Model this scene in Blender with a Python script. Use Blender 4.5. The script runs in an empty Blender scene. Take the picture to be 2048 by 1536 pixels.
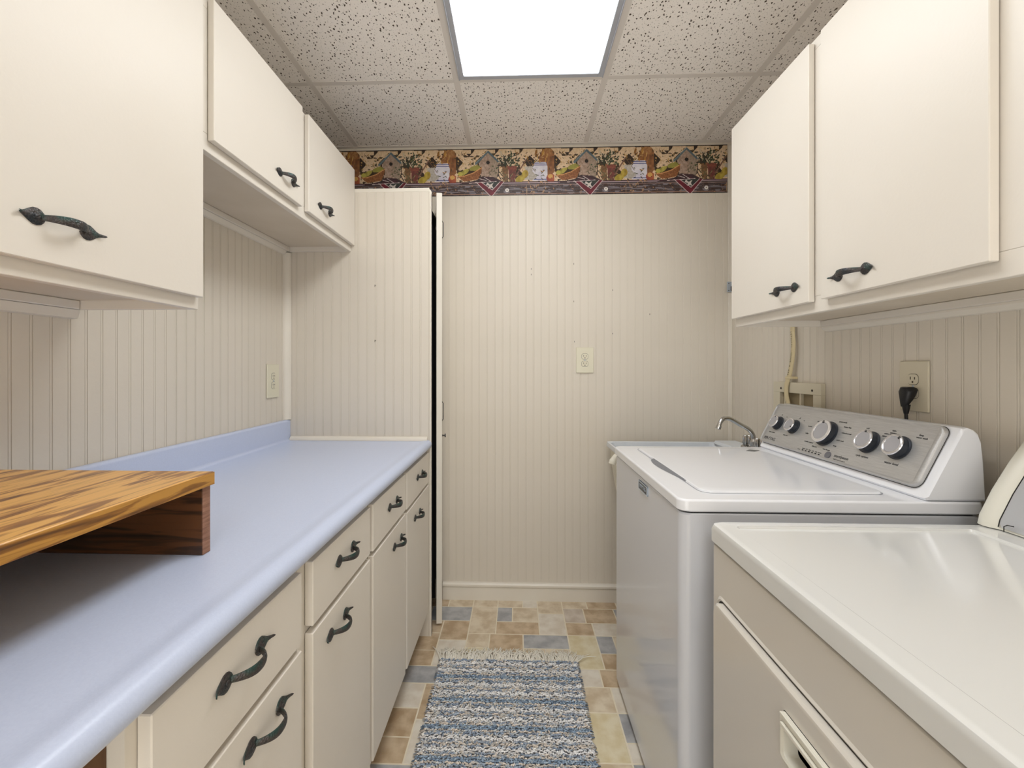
import bpy, bmesh, math, random
import numpy as np
from mathutils import Vector, Matrix
random.seed(7)
rng = np.random.default_rng(5)
SC = bpy.context.scene
COL = SC.collection
PI = math.pi

# ------------------------------------------------------------------ camera, light level
CAM_H = 1.243
cam_d = bpy.data.cameras.new('camera')
cam = bpy.data.objects.new('camera', cam_d)
COL.objects.link(cam)
cam.location = (0, 0, CAM_H)
cam.rotation_euler = (PI/2, 0, math.atan(30/880))
cam_d.sensor_width = 36
cam_d.lens = 880/2048*36
cam_d.shift_x = (1024-1005)/2048
cam_d.shift_y = (735-768)/2048
cam_d.clip_start = 0.02
SC.camera = cam

LAMP = 7.2           # diffuser emission of the ceiling fixtures
SC.view_settings.view_transform = 'Standard'
SC.view_settings.look = 'None'
SC.view_settings.gamma = 1
SC.view_settings.use_curve_mapping = False
SC.view_settings.exposure = 0.05
w = bpy.data.worlds.new('room_air'); SC.world = w
w.use_nodes = True
w.node_tree.nodes['Background'].inputs[0].default_value = (0.9, 0.92, 1, 1)
w.node_tree.nodes['Background'].inputs[1].default_value = 0.25
# soft fill added well behind the camera, where the room has no opening
al_d = bpy.data.lights.new('fill_light', 'AREA'); al_d.shape = 'RECTANGLE'; al_d.size = 2.0; al_d.size_y = 2.1
al_d.energy = 38; al_d.color = (.96, .98, 1.0)
al = bpy.data.objects.new('fill_light', al_d); COL.objects.link(al)
al.location = (0.02, -1.95, 1.15); al.rotation_euler = (PI/2+.22, 0, 0)

# ------------------------------------------------------------------ materials
def lin(c):
    return tuple(((v/255)/12.92 if v/255 <= .04045 else (((v/255)+.055)/1.055)**2.4) for v in c)

def mat(name, c, rough=.5, metal=0, spec=.5, c2=None, nscale=6, stretch=(1,1,1), bump=0, bscale=60, coat=0, detail=4, rrange=None, contrast=(.3,.7)):
    m = bpy.data.materials.new(name); m.use_nodes = True
    nt = m.node_tree; b = nt.nodes['Principled BSDF']
    b.inputs['Base Color'].default_value = (*lin(c), 1)
    b.inputs['Roughness'].default_value = rough
    b.inputs['Metallic'].default_value = metal
    b.inputs['Specular IOR Level'].default_value = spec
    b.inputs['Coat Weight'].default_value = coat
    b.inputs['Coat Roughness'].default_value = .08
    tc = nt.nodes.new('ShaderNodeTexCoord'); mp = nt.nodes.new('ShaderNodeMapping')
    nt.links.new(tc.outputs['Object'], mp.inputs[0]); mp.inputs['Scale'].default_value = stretch
    if c2 is not None:
        n = nt.nodes.new('ShaderNodeTexNoise'); n.inputs['Scale'].default_value = nscale
        n.inputs['Detail'].default_value = detail
        nt.links.new(mp.outputs[0], n.inputs[0])
        r = nt.nodes.new('ShaderNodeValToRGB')
        r.color_ramp.elements[0].position = contrast[0]; r.color_ramp.elements[1].position = contrast[1]
        r.color_ramp.elements[0].color = (*lin(c), 1); r.color_ramp.elements[1].color = (*lin(c2), 1)
        nt.links.new(n.outputs[0], r.inputs[0]); nt.links.new(r.outputs[0], b.inputs['Base Color'])
    if bump:
        n2 = nt.nodes.new('ShaderNodeTexNoise'); n2.inputs['Scale'].default_value = bscale; n2.inputs['Detail'].default_value = 3
        nt.links.new(mp.outputs[0], n2.inputs[0])
        bp = nt.nodes.new('ShaderNodeBump'); bp.inputs['Strength'].default_value = bump; bp.inputs['Distance'].default_value = .002
        nt.links.new(n2.outputs[0], bp.inputs['Height']); nt.links.new(bp.outputs[0], b.inputs['Normal'])
    return m

M = {}
M['bead']    = mat('cream_beadboard_paint', (224,215,201), .42, c2=(219,210,195), nscale=2.5, bump=.12, bscale=90)
M['trim']    = mat('cream_trim_paint', (233,226,213), .38, c2=(229,221,207), nscale=5, bump=.05, bscale=60)
M['cab']     = mat('cream_cabinet_paint', (230,223,212), .42, c2=(226,218,206), nscale=2, bump=.10, bscale=130)
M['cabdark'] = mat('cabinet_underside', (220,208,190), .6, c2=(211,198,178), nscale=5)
M['inside']  = mat('kick_and_shade_brown', (112,80,52), .7, c2=(90,62,38), nscale=4, stretch=(6,6,1))  # toe kick brown; on the kneehole side it stands for shade
M['wall']    = mat('plain_wall_paint', (226,218,206), .6, c2=(221,213,200), nscale=2)
M['lam']     = mat('blue_laminate', (202,212,236), .32, c2=(197,207,232), nscale=300, bump=.06, bscale=400)
M['tee']     = mat('ceiling_grid_metal', (222,215,208), .5)
M['alum']    = mat('fixture_aluminium', (178,182,192), .38, metal=.35)
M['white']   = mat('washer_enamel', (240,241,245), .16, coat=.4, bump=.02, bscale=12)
M['whitefr'] = mat('washer_enamel_shaded', (214,216,222), .13, coat=.3, bump=.12, bscale=4)  # washer enamel darkened to carry the shading of its upright faces
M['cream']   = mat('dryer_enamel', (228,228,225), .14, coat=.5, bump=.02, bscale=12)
M['creamfr'] = mat('dryer_enamel_shaded', (217,211,201), .22, coat=.3, bump=.10, bscale=4)  # dryer enamel again, shade of the upright sides put into the colour
M['creampl'] = mat('dryer_console_plastic', (230,227,214), .3)
M['panelwh'] = mat('dryer_control_sheet', (240,240,242), .35)
M['gap']     = mat('dark_gap', (35,32,30), .8)
M['black']   = mat('black_rubber', (14,14,18), .45)
M['ink']     = mat('dark_print', (32,32,36), .6)
M['chrome']  = mat('chrome', (200,200,200), .12, metal=1)
M['chrome_soft'] = mat('bright_ring', (226,226,230), .22, metal=.85)
M['tub']     = mat('tub_plastic', (226,230,234), .4, c2=(220,224,229), nscale=8)
M['tubside'] = mat('tub_side_plastic', (226,221,206), .5)
M['outlet']  = mat('ivory_plate', (226,220,197), .3)
M['outletd'] = mat('almond_plate', (214,205,182), .32)
M['slot']    = mat('slot_dark', (45,34,22), .7)
M['knobsd']  = mat('knob_side', (52,56,64), .35, metal=.3)
M['knobtop'] = mat('knob_face', (176,176,182), .35, metal=.5)
M['cable']   = mat('cable_sheath', (216,200,160), .5)
M['dark']    = mat('closet_shade_board', (34,34,38), .55, c2=(48,47,50), nscale=3)  # near black, carries the shade inside the closet
M['closetin']= mat('closet_wall_shade', (58,50,44), .8)  # closet interior shade put into the wall colour
M['zinc']    = mat('zinc_plate', (186,196,208), .35, metal=.5)
M['grout']   = mat('cream_grout', (238,228,206), .5, c2=(230,218,194), nscale=20)
M['fringe']  = mat('fringe_cotton', (244,240,230), .9, c2=(232,226,212), nscale=30)
M['endgr']   = mat('walnut_end_grain', (168,122,96), .55, c2=(128,86,62), nscale=30, stretch=(1,1,8), bump=.3, bscale=200)

def brushed():
    m = mat('brushed_steel', (196,195,194), .36, metal=.55, bump=.15, bscale=40, c2=(178,177,176), nscale=18, stretch=(40,1.2,40))
    return m
M['steel'] = brushed()

def hammered():
    m = bpy.data.materials.new('hammered_verdigris_iron'); m.use_nodes = True
    nt = m.node_tree; b = nt.nodes['Principled BSDF']
    tc = nt.nodes.new('ShaderNodeTexCoord')
    v = nt.nodes.new('ShaderNodeTexVoronoi'); v.inputs['Scale'].default_value = 320
    nt.links.new(tc.outputs['Object'], v.inputs[0])
    n = nt.nodes.new('ShaderNodeTexNoise'); n.inputs['Scale'].default_value = 28
    nt.links.new(tc.outputs['Object'], n.inputs[0])
    r = nt.nodes.new('ShaderNodeValToRGB')
    r.color_ramp.elements[0].position = .38; r.color_ramp.elements[0].color = (*lin((50,54,58)), 1)
    r.color_ramp.elements[1].position = .66; r.color_ramp.elements[1].color = (*lin((48,76,72)), 1)
    e = r.color_ramp.elements.new(.52); e.color = (*lin((74,68,66)), 1)
    nt.links.new(n.outputs[0], r.inputs[0]); nt.links.new(r.outputs[0], b.inputs['Base Color'])
    bp = nt.nodes.new('ShaderNodeBump'); bp.inputs['Strength'].default_value = .8; bp.inputs['Distance'].default_value = .0012
    nt.links.new(v.outputs['Distance'], bp.inputs['Height']); nt.links.new(bp.outputs[0], b.inputs['Normal'])
    b.inputs['Metallic'].default_value = .45; b.inputs['Roughness'].default_value = .42
    return m
M['iron'] = hammered()

def oak(name, base, dark, mid, axis):
    m = bpy.data.materials.new(name); m.use_nodes = True
    nt = m.node_tree; b = nt.nodes['Principled BSDF']
    tc = nt.nodes.new('ShaderNodeTexCoord'); mp = nt.nodes.new('ShaderNodeMapping')
    s = [16, 16, 16]; s[axis] = 1.5
    mp.inputs['Scale'].default_value = s
    mp.inputs['Rotation'].default_value = (0, 0, .16 if axis == 1 else 0)
    nt.links.new(tc.outputs['Object'], mp.inputs[0])
    n = nt.nodes.new('ShaderNodeTexNoise'); n.inputs['Scale'].default_value = 2.6; n.inputs['Detail'].default_value = 7; n.inputs['Distortion'].default_value = 1.3
    nt.links.new(mp.outputs[0], n.inputs[0])
    r = nt.nodes.new('ShaderNodeValToRGB'); e = r.color_ramp.elements
    e[0].position = .30; e[0].color = (*lin(dark), 1)
    e[1].position = .60; e[1].color = (*lin(base), 1)
    x = e.new(.44); x.color = (*lin(mid), 1)
    x = e.new(.50); x.color = (*lin(base), 1)
    nt.links.new(n.outputs[0], r.inputs[0])
    mp2 = nt.nodes.new('ShaderNodeMapping'); s2 = [150, 150, 150]; s2[axis] = 6
    mp2.inputs['Scale'].default_value = s2; mp2.inputs['Rotation'].default_value = mp.inputs['Rotation'].default_value
    nt.links.new(tc.outputs['Object'], mp2.inputs[0])
    n2 = nt.nodes.new('ShaderNodeTexNoise'); n2.inputs['Scale'].default_value = 1; n2.inputs['Detail'].default_value = 4
    nt.links.new(mp2.outputs[0], n2.inputs[0])
    r2 = nt.nodes.new('ShaderNodeValToRGB'); r2.color_ramp.elements[0].position = .36; r2.color_ramp.elements[1].position = .5
    r2.color_ramp.elements[0].color = (.45, .38, .3, 1); r2.color_ramp.elements[1].color = (1, 1, 1, 1)
    nt.links.new(n2.outputs[0], r2.inputs[0])
    mx = nt.nodes.new('ShaderNodeMixRGB'); mx.blend_type = 'MULTIPLY'; mx.inputs[0].default_value = .5
    nt.links.new(r.outputs[0], mx.inputs[1]); nt.links.new(r2.outputs[0], mx.inputs[2])
    nt.links.new(mx.outputs[0], b.inputs['Base Color'])
    b.inputs['Roughness'].default_value = .36; b.inputs['Coat Weight'].default_value = .25; b.inputs['Coat Roughness'].default_value = .25
    bp = nt.nodes.new('ShaderNodeBump'); bp.inputs['Strength'].default_value = .15; bp.inputs['Distance'].default_value = .001
    nt.links.new(n2.outputs[0], bp.inputs['Height']); nt.links.new(bp.outputs[0], b.inputs['Normal'])
    return m
M['oak']  = oak('honey_oak', (226,172,92), (112,70,34), (160,106,44), 1)
M['oake'] = oak('oak_edge', (196,142,62), (92,58,26), (150,100,40), 1)
M['oakd'] = oak('dark_oak', (100,62,34), (44,28,16), (72,46,26), 0)  # end panels, darker than the top board

def ceiling_tile_mat():
    m = bpy.data.materials.new('pitted_acoustic_tile'); m.use_nodes = True
    nt = m.node_tree; b = nt.nodes['Principled BSDF']; b.inputs['Roughness'].default_value = .95
    b.inputs['Specular IOR Level'].default_value = .1
    geo = nt.nodes.new('ShaderNodeNewGeometry')
    def pits(scale, thr, off, st):
        mp = nt.nodes.new('ShaderNodeMapping'); mp.inputs['Scale'].default_value = st
        mp.inputs['Location'].default_value = off
        nt.links.new(geo.outputs['Position'], mp.inputs[0])
        nz = nt.nodes.new('ShaderNodeTexNoise'); nz.inputs['Scale'].default_value = 90
        nt.links.new(mp.outputs[0], nz.inputs[0])
        ad = nt.nodes.new('ShaderNodeMixRGB'); ad.blend_type = 'ADD'; ad.inputs[0].default_value = .012
        nt.links.new(mp.outputs[0], ad.inputs[1]); nt.links.new(nz.outputs['Color'], ad.inputs[2])
        v = nt.nodes.new('ShaderNodeTexVoronoi'); v.inputs['Scale'].default_value = scale; v.inputs['Randomness'].default_value = 1
        v.voronoi_dimensions = '2D'
        nt.links.new(ad.outputs[0], v.inputs['Vector'])
        # pit radius differs per cell
        sep = nt.nodes.new('ShaderNodeSeparateColor'); nt.links.new(v.outputs['Color'], sep.inputs[0])
        ml = nt.nodes.new('ShaderNodeMath'); ml.operation = 'MULTIPLY'; ml.inputs[1].default_value = thr
        nt.links.new(sep.outputs[0], ml.inputs[0])
        lt = nt.nodes.new('ShaderNodeMath'); lt.operation = 'LESS_THAN'
        nt.links.new(v.outputs['Distance'], lt.inputs[0]); nt.links.new(ml.outputs[0], lt.inputs[1])
        return lt
    a = pits(64, .23, (0, 0, 0), (1.25, .8, 1)); c = pits(120, .17, (3.3, 1.7, 0), (1.2, .85, 1))
    mxa = nt.nodes.new('ShaderNodeMath'); mxa.operation = 'MAXIMUM'
    cc = nt.nodes.new('ShaderNodeMath'); cc.operation = 'MULTIPLY'; cc.inputs[1].default_value = .45
    nt.links.new(c.outputs[0], cc.inputs[0]); nt.links.new(a.outputs[0], mxa.inputs[0]); nt.links.new(cc.outputs[0], mxa.inputs[1])
    mx = nt.nodes.new('ShaderNodeMixRGB'); mx.inputs[1].default_value = (*lin((246,240,234)), 1); mx.inputs[2].default_value = (*lin((84,74,66)), 1)
    nt.links.new(mxa.outputs[0], mx.inputs[0]); nt.links.new(mx.outputs[0], b.inputs['Base Color'])
    return m
M['tile'] = ceiling_tile_mat()

def diffuser_mat():
    m = bpy.data.materials.new('lit_prismatic_diffuser'); m.use_nodes = True
    nt = m.node_tree; b = nt.nodes['Principled BSDF']
    b.inputs['Base Color'].default_value = (.8, .8, .8, 1)
    b.inputs['Emission Color'].default_value = (.95, .98, 1.0, 1)
    b.inputs['Emission Strength'].default_value = LAMP
    return m
M['lamp'] = diffuser_mat()

def vcol_mat(name, rough=.8):
    m = bpy.data.materials.new(name); m.use_nodes = True
    nt = m.node_tree; b = nt.nodes['Principled BSDF']; b.inputs['Roughness'].default_value = rough
    a = nt.nodes.new('ShaderNodeAttribute'); a.attribute_name = 'tint'
    nt.links.new(a.outputs['Color'], b.inputs['Base Color'])
    return m
M['print'] = vcol_mat('printed_wallpaper', .5)
M['yarn']  = vcol_mat('chenille_yarn', .95)

FT = {}
for k, (a_, b_) in dict(t=((228,214,190),(202,182,152)), b=((210,188,158),(180,154,122)), l=((232,224,210),(216,204,186)),
                       g=((186,186,186),(156,156,158)), y=((230,219,190),(216,200,160)), p=((216,204,190),(194,178,160))).items():
    FT[k] = mat('floor_tile_'+dict(t='tan', b='brown', l='pale', g='grey', y='straw', p='rose')[k], a_, .38, c2=b_, nscale=17, detail=10, bump=.2, bscale=90, contrast=(.38,.62))

# ------------------------------------------------------------------ mesh helpers (world coordinates, shifted to the parent's origin on linking)
def box(bm, x0, x1, y0, y1, z0, z1, bev=0, seg=1):
    r = bmesh.ops.create_cube(bm, size=1)
    vs = r['verts']
    bmesh.ops.scale(bm, verts=vs, vec=(abs(x1-x0), abs(y1-y0), abs(z1-z0)))
    bmesh.ops.translate(bm, verts=vs, vec=((x0+x1)/2, (y0+y1)/2, (z0+z1)/2))
    if bev:
        es = list({e for v in vs for e in v.link_edges})
        bmesh.ops.bevel(bm, geom=es, offset=bev, segments=seg, profile=.5, affect='EDGES')

def B(x0, x1, y0, y1, z0, z1, bev=0, seg=1):
    bm = bmesh.new(); box(bm, x0, x1, y0, y1, z0, z1, bev, seg); return bm

def prism(bm, pts, axis, a0, a1):
    """closed 2D outline extruded along axis (0:x with pts=(y,z), 1:y with (x,z), 2:z with (x,y))"""
    def P(p, a):
        return {0: (a, p[0], p[1]), 1: (p[0], a, p[1]), 2: (p[0], p[1], a)}[axis]
    v0 = [bm.verts.new(P(p, a0)) for p in pts]; v1 = [bm.verts.new(P(p, a1)) for p in pts]
    n = len(pts); fs = []
    for i in range(n):
        fs.append(bm.faces.new((v0[i], v0[(i+1) % n], v1[(i+1) % n], v1[i])))
    fs.append(bm.faces.new(v0)); fs.append(bm.faces.new(v1[::-1]))
    bmesh.ops.recalc_face_normals(bm, faces=fs)
    return v0+v1, fs

def tube(bm, path, rad, seg=10, flat=None, caps=True):
    """round tube along a path; rad a number or a list; flat=(vector, factor) squashes the section along a vector"""
    path = [Vector(p) for p in path]; rings = []
    up = Vector((0, 0, 1)); prev = None
    for i, p in enumerate(path):
        t = (path[min(i+1, len(path)-1)]-path[max(i-1, 0)]).normalized()
        if prev is None:
            a = up if abs(t.dot(up)) < .9 else Vector((1, 0, 0))
            n = (a-t*a.dot(t)).normalized()
        else:
            n = (prev-t*prev.dot(t)).normalized()
        prev = n; b = t.cross(n)
        r = rad[i] if isinstance(rad, (list, tuple)) else rad
        ring = []
        for k in range(seg):
            an = 2*PI*k/seg; o = (n*math.cos(an)+b*math.sin(an))*r
            if flat:
                fv = flat[0]; o = o-fv*o.dot(fv)*(1-flat[1])
            ring.append(bm.verts.new(p+o))
        rings.append(ring)
    for i in range(len(rings)-1):
        for k in range(seg):
            bm.faces.new((rings[i][k], rings[i][(k+1) % seg], rings[i+1][(k+1) % seg], rings[i+1][k]))
    if caps:
        bm.faces.new(rings[0][::-1]); bm.faces.new(rings[-1])

def cyl(bm, c, axis, r, h, seg=24, r2=None, bev=0):
    """cylinder from c along the axis direction for h"""
    axis = Vector(axis).normalized()
    R = axis.to_track_quat('Z', 'Y').to_matrix().to_4x4()
    g = bmesh.ops.create_cone(bm, cap_ends=True, segments=seg, radius1=r, radius2=r if r2 is None else r2, depth=h,
                              matrix=Matrix.Translation(Vector(c)+axis*h/2) @ R)
    if bev:
        top = [e for v in g['verts'] for e in v.link_edges if all(((x.co-Vector(c)).dot(axis) > h*.9) for x in e.verts)]
        bmesh.ops.bevel(bm, geom=list(set(top)), offset=bev, segments=2, profile=.5, affect='EDGES')

def loop_strip(bm, loops, close=True):
    """skin a list of equal-length closed loops"""
    vs = [[bm.verts.new(p) for p in L] for L in loops]
    n = len(vs[0])
    for i in range(len(vs)-1):
        for k in range(n):
            bm.faces.new((vs[i][k], vs[i][(k+1) % n], vs[i+1][(k+1) % n], vs[i+1][k]))
    return vs

def rrect(x0, x1, y0, y1, r, n=5):
    pts = []
    for cx, cy, a in ((x1-r, y1-r, 0), (x0+r, y1-r, PI/2), (x0+r, y0+r, PI), (x1-r, y0+r, 3*PI/2)):
        for i in range(n+1):
            t = a+PI/2*i/n; pts.append((cx+r*math.cos(t), cy+r*math.sin(t)))
    return pts

WL = {}
def wloc(o):
    return WL.get(o.name, Vector((0, 0, 0)))

def obj(name, bm, m, parent=None, smooth=False, mesh=None, ang=38):
    if mesh is None:
        me = bpy.data.meshes.new(name)
        if parent is not None:
            bmesh.ops.translate(bm, verts=bm.verts, vec=-wloc(parent))
        bmesh.ops.recalc_face_normals(bm, faces=bm.faces)
        bm.to_mesh(me); bm.free()
        me.materials.append(m)
        if smooth:
            for p in me.polygons: p.use_smooth = True
            try: me.set_sharp_from_angle(angle=math.radians(ang))
            except Exception: pass
    else: me = mesh
    o = bpy.data.objects.new(name, me); COL.objects.link(o)
    if smooth and mesh is None:
        wn = o.modifiers.new('weighted', 'WEIGHTED_NORMAL'); wn.keep_sharp = True; wn.weight = 100
    if parent is not None:
        o.parent = parent; WL[o.name] = wloc(parent)
    return o

def tag(o, label=None, cat=None, group=None, kind=None):
    if label: o['label'] = label
    if cat: o['category'] = cat
    if group: o['group'] = group
    if kind: o['kind'] = kind
    return o

def thing(name, label, cat, loc=(0, 0, 0), group=None):
    o = bpy.data.objects.new(name, None); COL.objects.link(o)
    o.location = loc; o.empty_display_size = .05
    WL[o.name] = Vector(loc)
    return tag(o, label, cat, group)

def struct(name, bm, m, smooth=False, label=None):
    o = obj(name, bm, m, None, smooth); o['kind'] = 'structure'
    if label: o['label'] = label
    return o

def text(body, size, loc, xdir, ydir, parent, m, name='lettering', extr=.0002, align='CENTER', sx=1):
    cu = bpy.data.curves.new('tmp_text', 'FONT'); cu.body = body; cu.size = size; cu.extrude = extr
    cu.align_x = align; cu.align_y = 'CENTER'; cu.resolution_u = 2
    to = bpy.data.objects.new('tmp_text', cu); COL.objects.link(to)
    dg = bpy.context.evaluated_depsgraph_get()
    me = bpy.data.meshes.new_from_object(to.evaluated_get(dg))
    bpy.data.objects.remove(to); bpy.data.curves.remove(cu)
    X = Vector(xdir).normalized(); Y = Vector(ydir).normalized(); Z = X.cross(Y)
    L = Vector(loc)-(wloc(parent) if parent else Vector())
    R = Matrix(((X.x*sx, Y.x, Z.x, L.x), (X.y*sx, Y.y, Z.y, L.y), (X.z*sx, Y.z, Z.z, L.z), (0, 0, 0, 1)))
    me.transform(R); me.name = name
    me.materials.clear(); me.materials.append(m)
    o = bpy.data.objects.new(name, me); COL.objects.link(o)
    if parent: o.parent = parent
    return o

# ------------------------------------------------------------------ room shell
XL, XR, YB, YF, HC = -1.08, 1.128, 2.356, -2.0, 2.43
floor = struct('floor', B(XL-.1, XR+.1, YF-.1, YB+.1, -.06, 0), M['grout'], label='floor of mixed tan, brown and grey rectangular tiles with cream joints')
ceiling = struct('ceiling', B(XL-.1, XR+.1, YF-.1, YB+.1, HC+.03, HC+.08), M['wall'], label='suspended ceiling of pitted acoustic tiles')
wall_left = struct('wall_left', B(XL-.1, XL-.007, YF, YB, 0, HC+.03), M['wall'], label='cream beadboard wall behind the blue counter')
wall_right = struct('wall_right', B(XR+.007, XR+.1, YF, YB, 0, HC+.03), M['wall'], label='cream beadboard wall behind the washer and dryer')
wall_back = struct('wall_back', B(XL-.1, XR+.1, YB+.007, YB+.1, 0, HC+.03), M['wall'], label='cream beadboard wall at the end of the room')
wall_front = struct('wall_front', B(XL-.1, XR+.1, YF-.1, YF, 0, HC+.03), M['wall'])

# beadboard strips: flat of 34 mm, then a small round bead between two grooves
PITCH = .0415
def strip_mesh(h, name='beadboard_strip', gd=.0010):
    bm = bmesh.new()
    prof = [(0, -.007), (0, -gd), (.0006, -.0003), (.0012, 0), (.0342, 0), (.0348, -.0003), (.0353, -gd), (.0358, -.0006), (.0368, -.0001),
            (.0398, -.0001), (.0408, -.0006), (.0412, -gd), (.0415, -gd), (.0415, -.007)]
    # local: u along +x, outward -y (faces the room for the back wall)
    prism(bm, [(u, -d) for u, d in prof], 2, 0, h)
    bmesh.ops.recalc_face_normals(bm, faces=bm.faces)
    me = bpy.data.meshes.new(name); bm.to_mesh(me); bm.free(); me.materials.append(M['bead'])
    return me
sm = strip_mesh(HC, gd=.0011)
smd = strip_mesh(HC, gd=.0030)
def strips(parent, me, start, direction, n, rot, z=0):
    for i in range(n):
        p = Vector(start)+Vector(direction)*PITCH*i
        o = bpy.data.objects.new('beadboard_strip', me); COL.objects.link(o)
        o.parent = parent; o.location = p-wloc(parent); o.location.z = z-wloc(parent).z; o.rotation_euler = (0, 0, rot)
nb = int((XR-XL)/PITCH)+1
strips(wall_back, sm, (XR-.001-nb*PITCH+.0, YB, 0), (1, 0, 0), nb, 0)
# left wall: local +x -> world +y?, outward normal +x : rotate +90 deg gives x->y, -y->x
strips(wall_left, smd, (XL, YB-57*PITCH, 0), (0, 1, 0), 57, PI/2)
strips(wall_right, smd, (XR, YB, 0), (0, -1, 0), 57, -PI/2)

# baseboard and corner trims
bb = bmesh.new()
prism(bb, [(YB, 0), (YB-.014, 0), (YB-.014, .068), (YB-.011, .070), (YB-.011, .073), (YB-.019, .076), (YB-.019, .085), (YB-.012, .092), (YB, .094)], 0, -.40, XR)
struct('baseboard_back', bb, M['trim'], label='cream baseboard with a rounded cap along the end wall')
def quarter(bm, cx, cy, r, sx, sy, z0, z1):
    pts = [(cx, cy)]+[(cx+sx*r*math.cos(t), cy+sy*r*math.sin(t)) for t in [PI/2*i/6 for i in range(7)]]
    prism(bm, pts, 2, z0, z1)
q = bmesh.new(); box(q, XR-.022, XR, YB-.008, YB, .09, 2.41, .003, 2); struct('trim_1', q, M['trim'], True, label='vertical cream trim strip in the far right corner')
q = bmesh.new(); quarter(q, XL, 2.018, .026, 1, -1, 1.0015, 1.775); struct('trim_2', q, M['trim'], True, label='vertical quarter round trim in the corner above the backsplash')
q = bmesh.new()
pts = [(2.0188, .9055)]+[(2.0188-.0165*math.cos(t), .9055+.0185*math.sin(t)) for t in [PI/2*i/6 for i in range(7)]]
prism(q, pts, 0, XL+.024, -.415); struct('trim_3', q, M['trim'], True, label='cream quarter round moulding lying along the far end of the counter')

# ceiling grid, tiles
TX = [XL, -.865, -.253, .360, .972, XR]
TY = [YF, -1.845, -1.235, -.625, -.015, .595, 1.205, 1.815, YB]
TW = .0235
lights_cells = {(2, 5), (2, 6), (2, 1), (2, 2)}
for i in range(5):
    for j in range(8):
        if (i, j) in lights_cells: continue
        bm = bmesh.new(); dz = random.uniform(0, .0012)
        box(bm, TX[i]+.005, TX[i+1]-.005, TY[j]+.005, TY[j+1]-.005, HC+.0015+dz, HC+.018+dz, .001)
        obj('ceiling_tile', bm, M['tile'], ceiling)
for x in TX[1:-1]:
    obj('main_runner', B(x-TW/2, x+TW/2, YF, YB, HC-.0005, HC+.003, .0006), M['tee'], ceiling)
for i in range(5):
    for y in TY[1:-1]:
        if i == 2 and y in (1.205, -1.235): continue
        obj('cross_tee', B(TX[i]+TW/2, TX[i+1]-TW/2, y-TW/2, y+TW/2, HC-.0003, HC+.003, .0006), M['tee'], ceiling)
def angle_bar(x0, x1, y0, y1):
    obj('wall_angle', B(x0, x1, y0, y1, HC-.0015, HC+.002, .0005), M['tee'], ceiling)
angle_bar(XL, XR, YB-.022, YB); angle_bar(XL, XL+.022, YF, YB-.022); angle_bar(XR-.022, XR, YF, YB-.022); 

# the lit ceiling fixtures
def make_light(cy, label):
    t = thing('ceiling_light', label, 'ceiling light', (.0535, cy, HC), 'lit ceiling fixtures')
    x0, x1, y0, y1 = -.253+.013, .360-.013, cy-.61+.013, cy+.61-.013
    fr = bmesh.new(); W = .022
    for a in ((x0, x0+W, y0, y1), (x1-W, x1, y0, y1), (x0+W, x1-W, y0, y0+W), (x0+W, x1-W, y1-W, y1)):
        box(fr, *a, HC-.006, HC+.006, .0015)
    for a in ((x0-.0, x0+.004, y0, y1), (x1-.004, x1, y0, y1)):
        box(fr, *a, HC-.010, HC-.005, .001)
    obj('frame', fr, M['alum'], t)
    obj('diffuser', B(x0+W-.002, x1-W+.002, y0+W-.002, y1-W+.002, HC-.001, HC+.004), M['lamp'], t)
    obj('housing', B(x0+.002, x1-.002, y0+.002, y1-.002, HC+.0065, HC+.028), M['alum'], t)
make_light(1.205, 'lit rectangular fluorescent ceiling fixture with aluminium frame over the aisle')
make_light(-1.235, 'second lit fluorescent ceiling fixture further back along the aisle')

# ------------------------------------------------------------------ floor tiles
IN = .02530
spec = """-19,-14,90,93 b;-14,-9,90,93 t;-9,-4,90,93 t;-4,1,90,93 t;1,4,90,93 l;4,9,88,93 t;9,14,90,93 t;14,20,90,93 b
-17,-9,85,90 g;-9,-4,81,90 t;-4,-1,85,90 g;-1,4,85,90 t;-4,4,81,85 b;4,9,81,88 l;9,13,85,90 p;13,19,85,90 b;19,22,85,90 g
9,14,81,85 b;14,19,81,85 l;-14,-9,79,85 b;-14,-9,72,79 l;-9,-5,77,81 t;-5,1,76,81 b;1,9,77,81 g;9,14,72,81 y;14,17,76,81 g;14,17,72,76 b;17,22,72,81 t
-19,-14,81,85 b;-19,-14,76,81 b;-19,-14,72,76 b;9,13,68,72 l;13,18,68,72 b;9,14,63,68 t;14,17,63,68 l;9,14,55,63 y;14,17,58,63 g;14,19,55,58 l
-18,-12,68,72 g;-18,-14,63,68 l;-14,-12,61,68 b;-19,-14,58,63 b;-14,-12,54,61 l;-19,-14,54,58 b;-18,-12,51,54 g"""
rects = []
for part_ in spec.replace('\n', ';').split(';'):
    a_, k = part_.split(); x0, x1, y0, y1 = map(int, a_.split(',')); rects.append((x0, x1, y0, y1, k))
GX0, GX1, GY0, GY1 = -22, 23, -10, 93
occ = np.zeros((GX1-GX0, GY1-GY0), bool)
for x0, x1, y0, y1, k in rects: occ[x0-GX0:x1-GX0, y0-GY0:y1-GY0] = True
tr = random.Random(3)
shapes = [(5, 4), (5, 9), (8, 4), (3, 5), (5, 5), (8, 5), (5, 4), (6, 5), (4, 4)]
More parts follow.
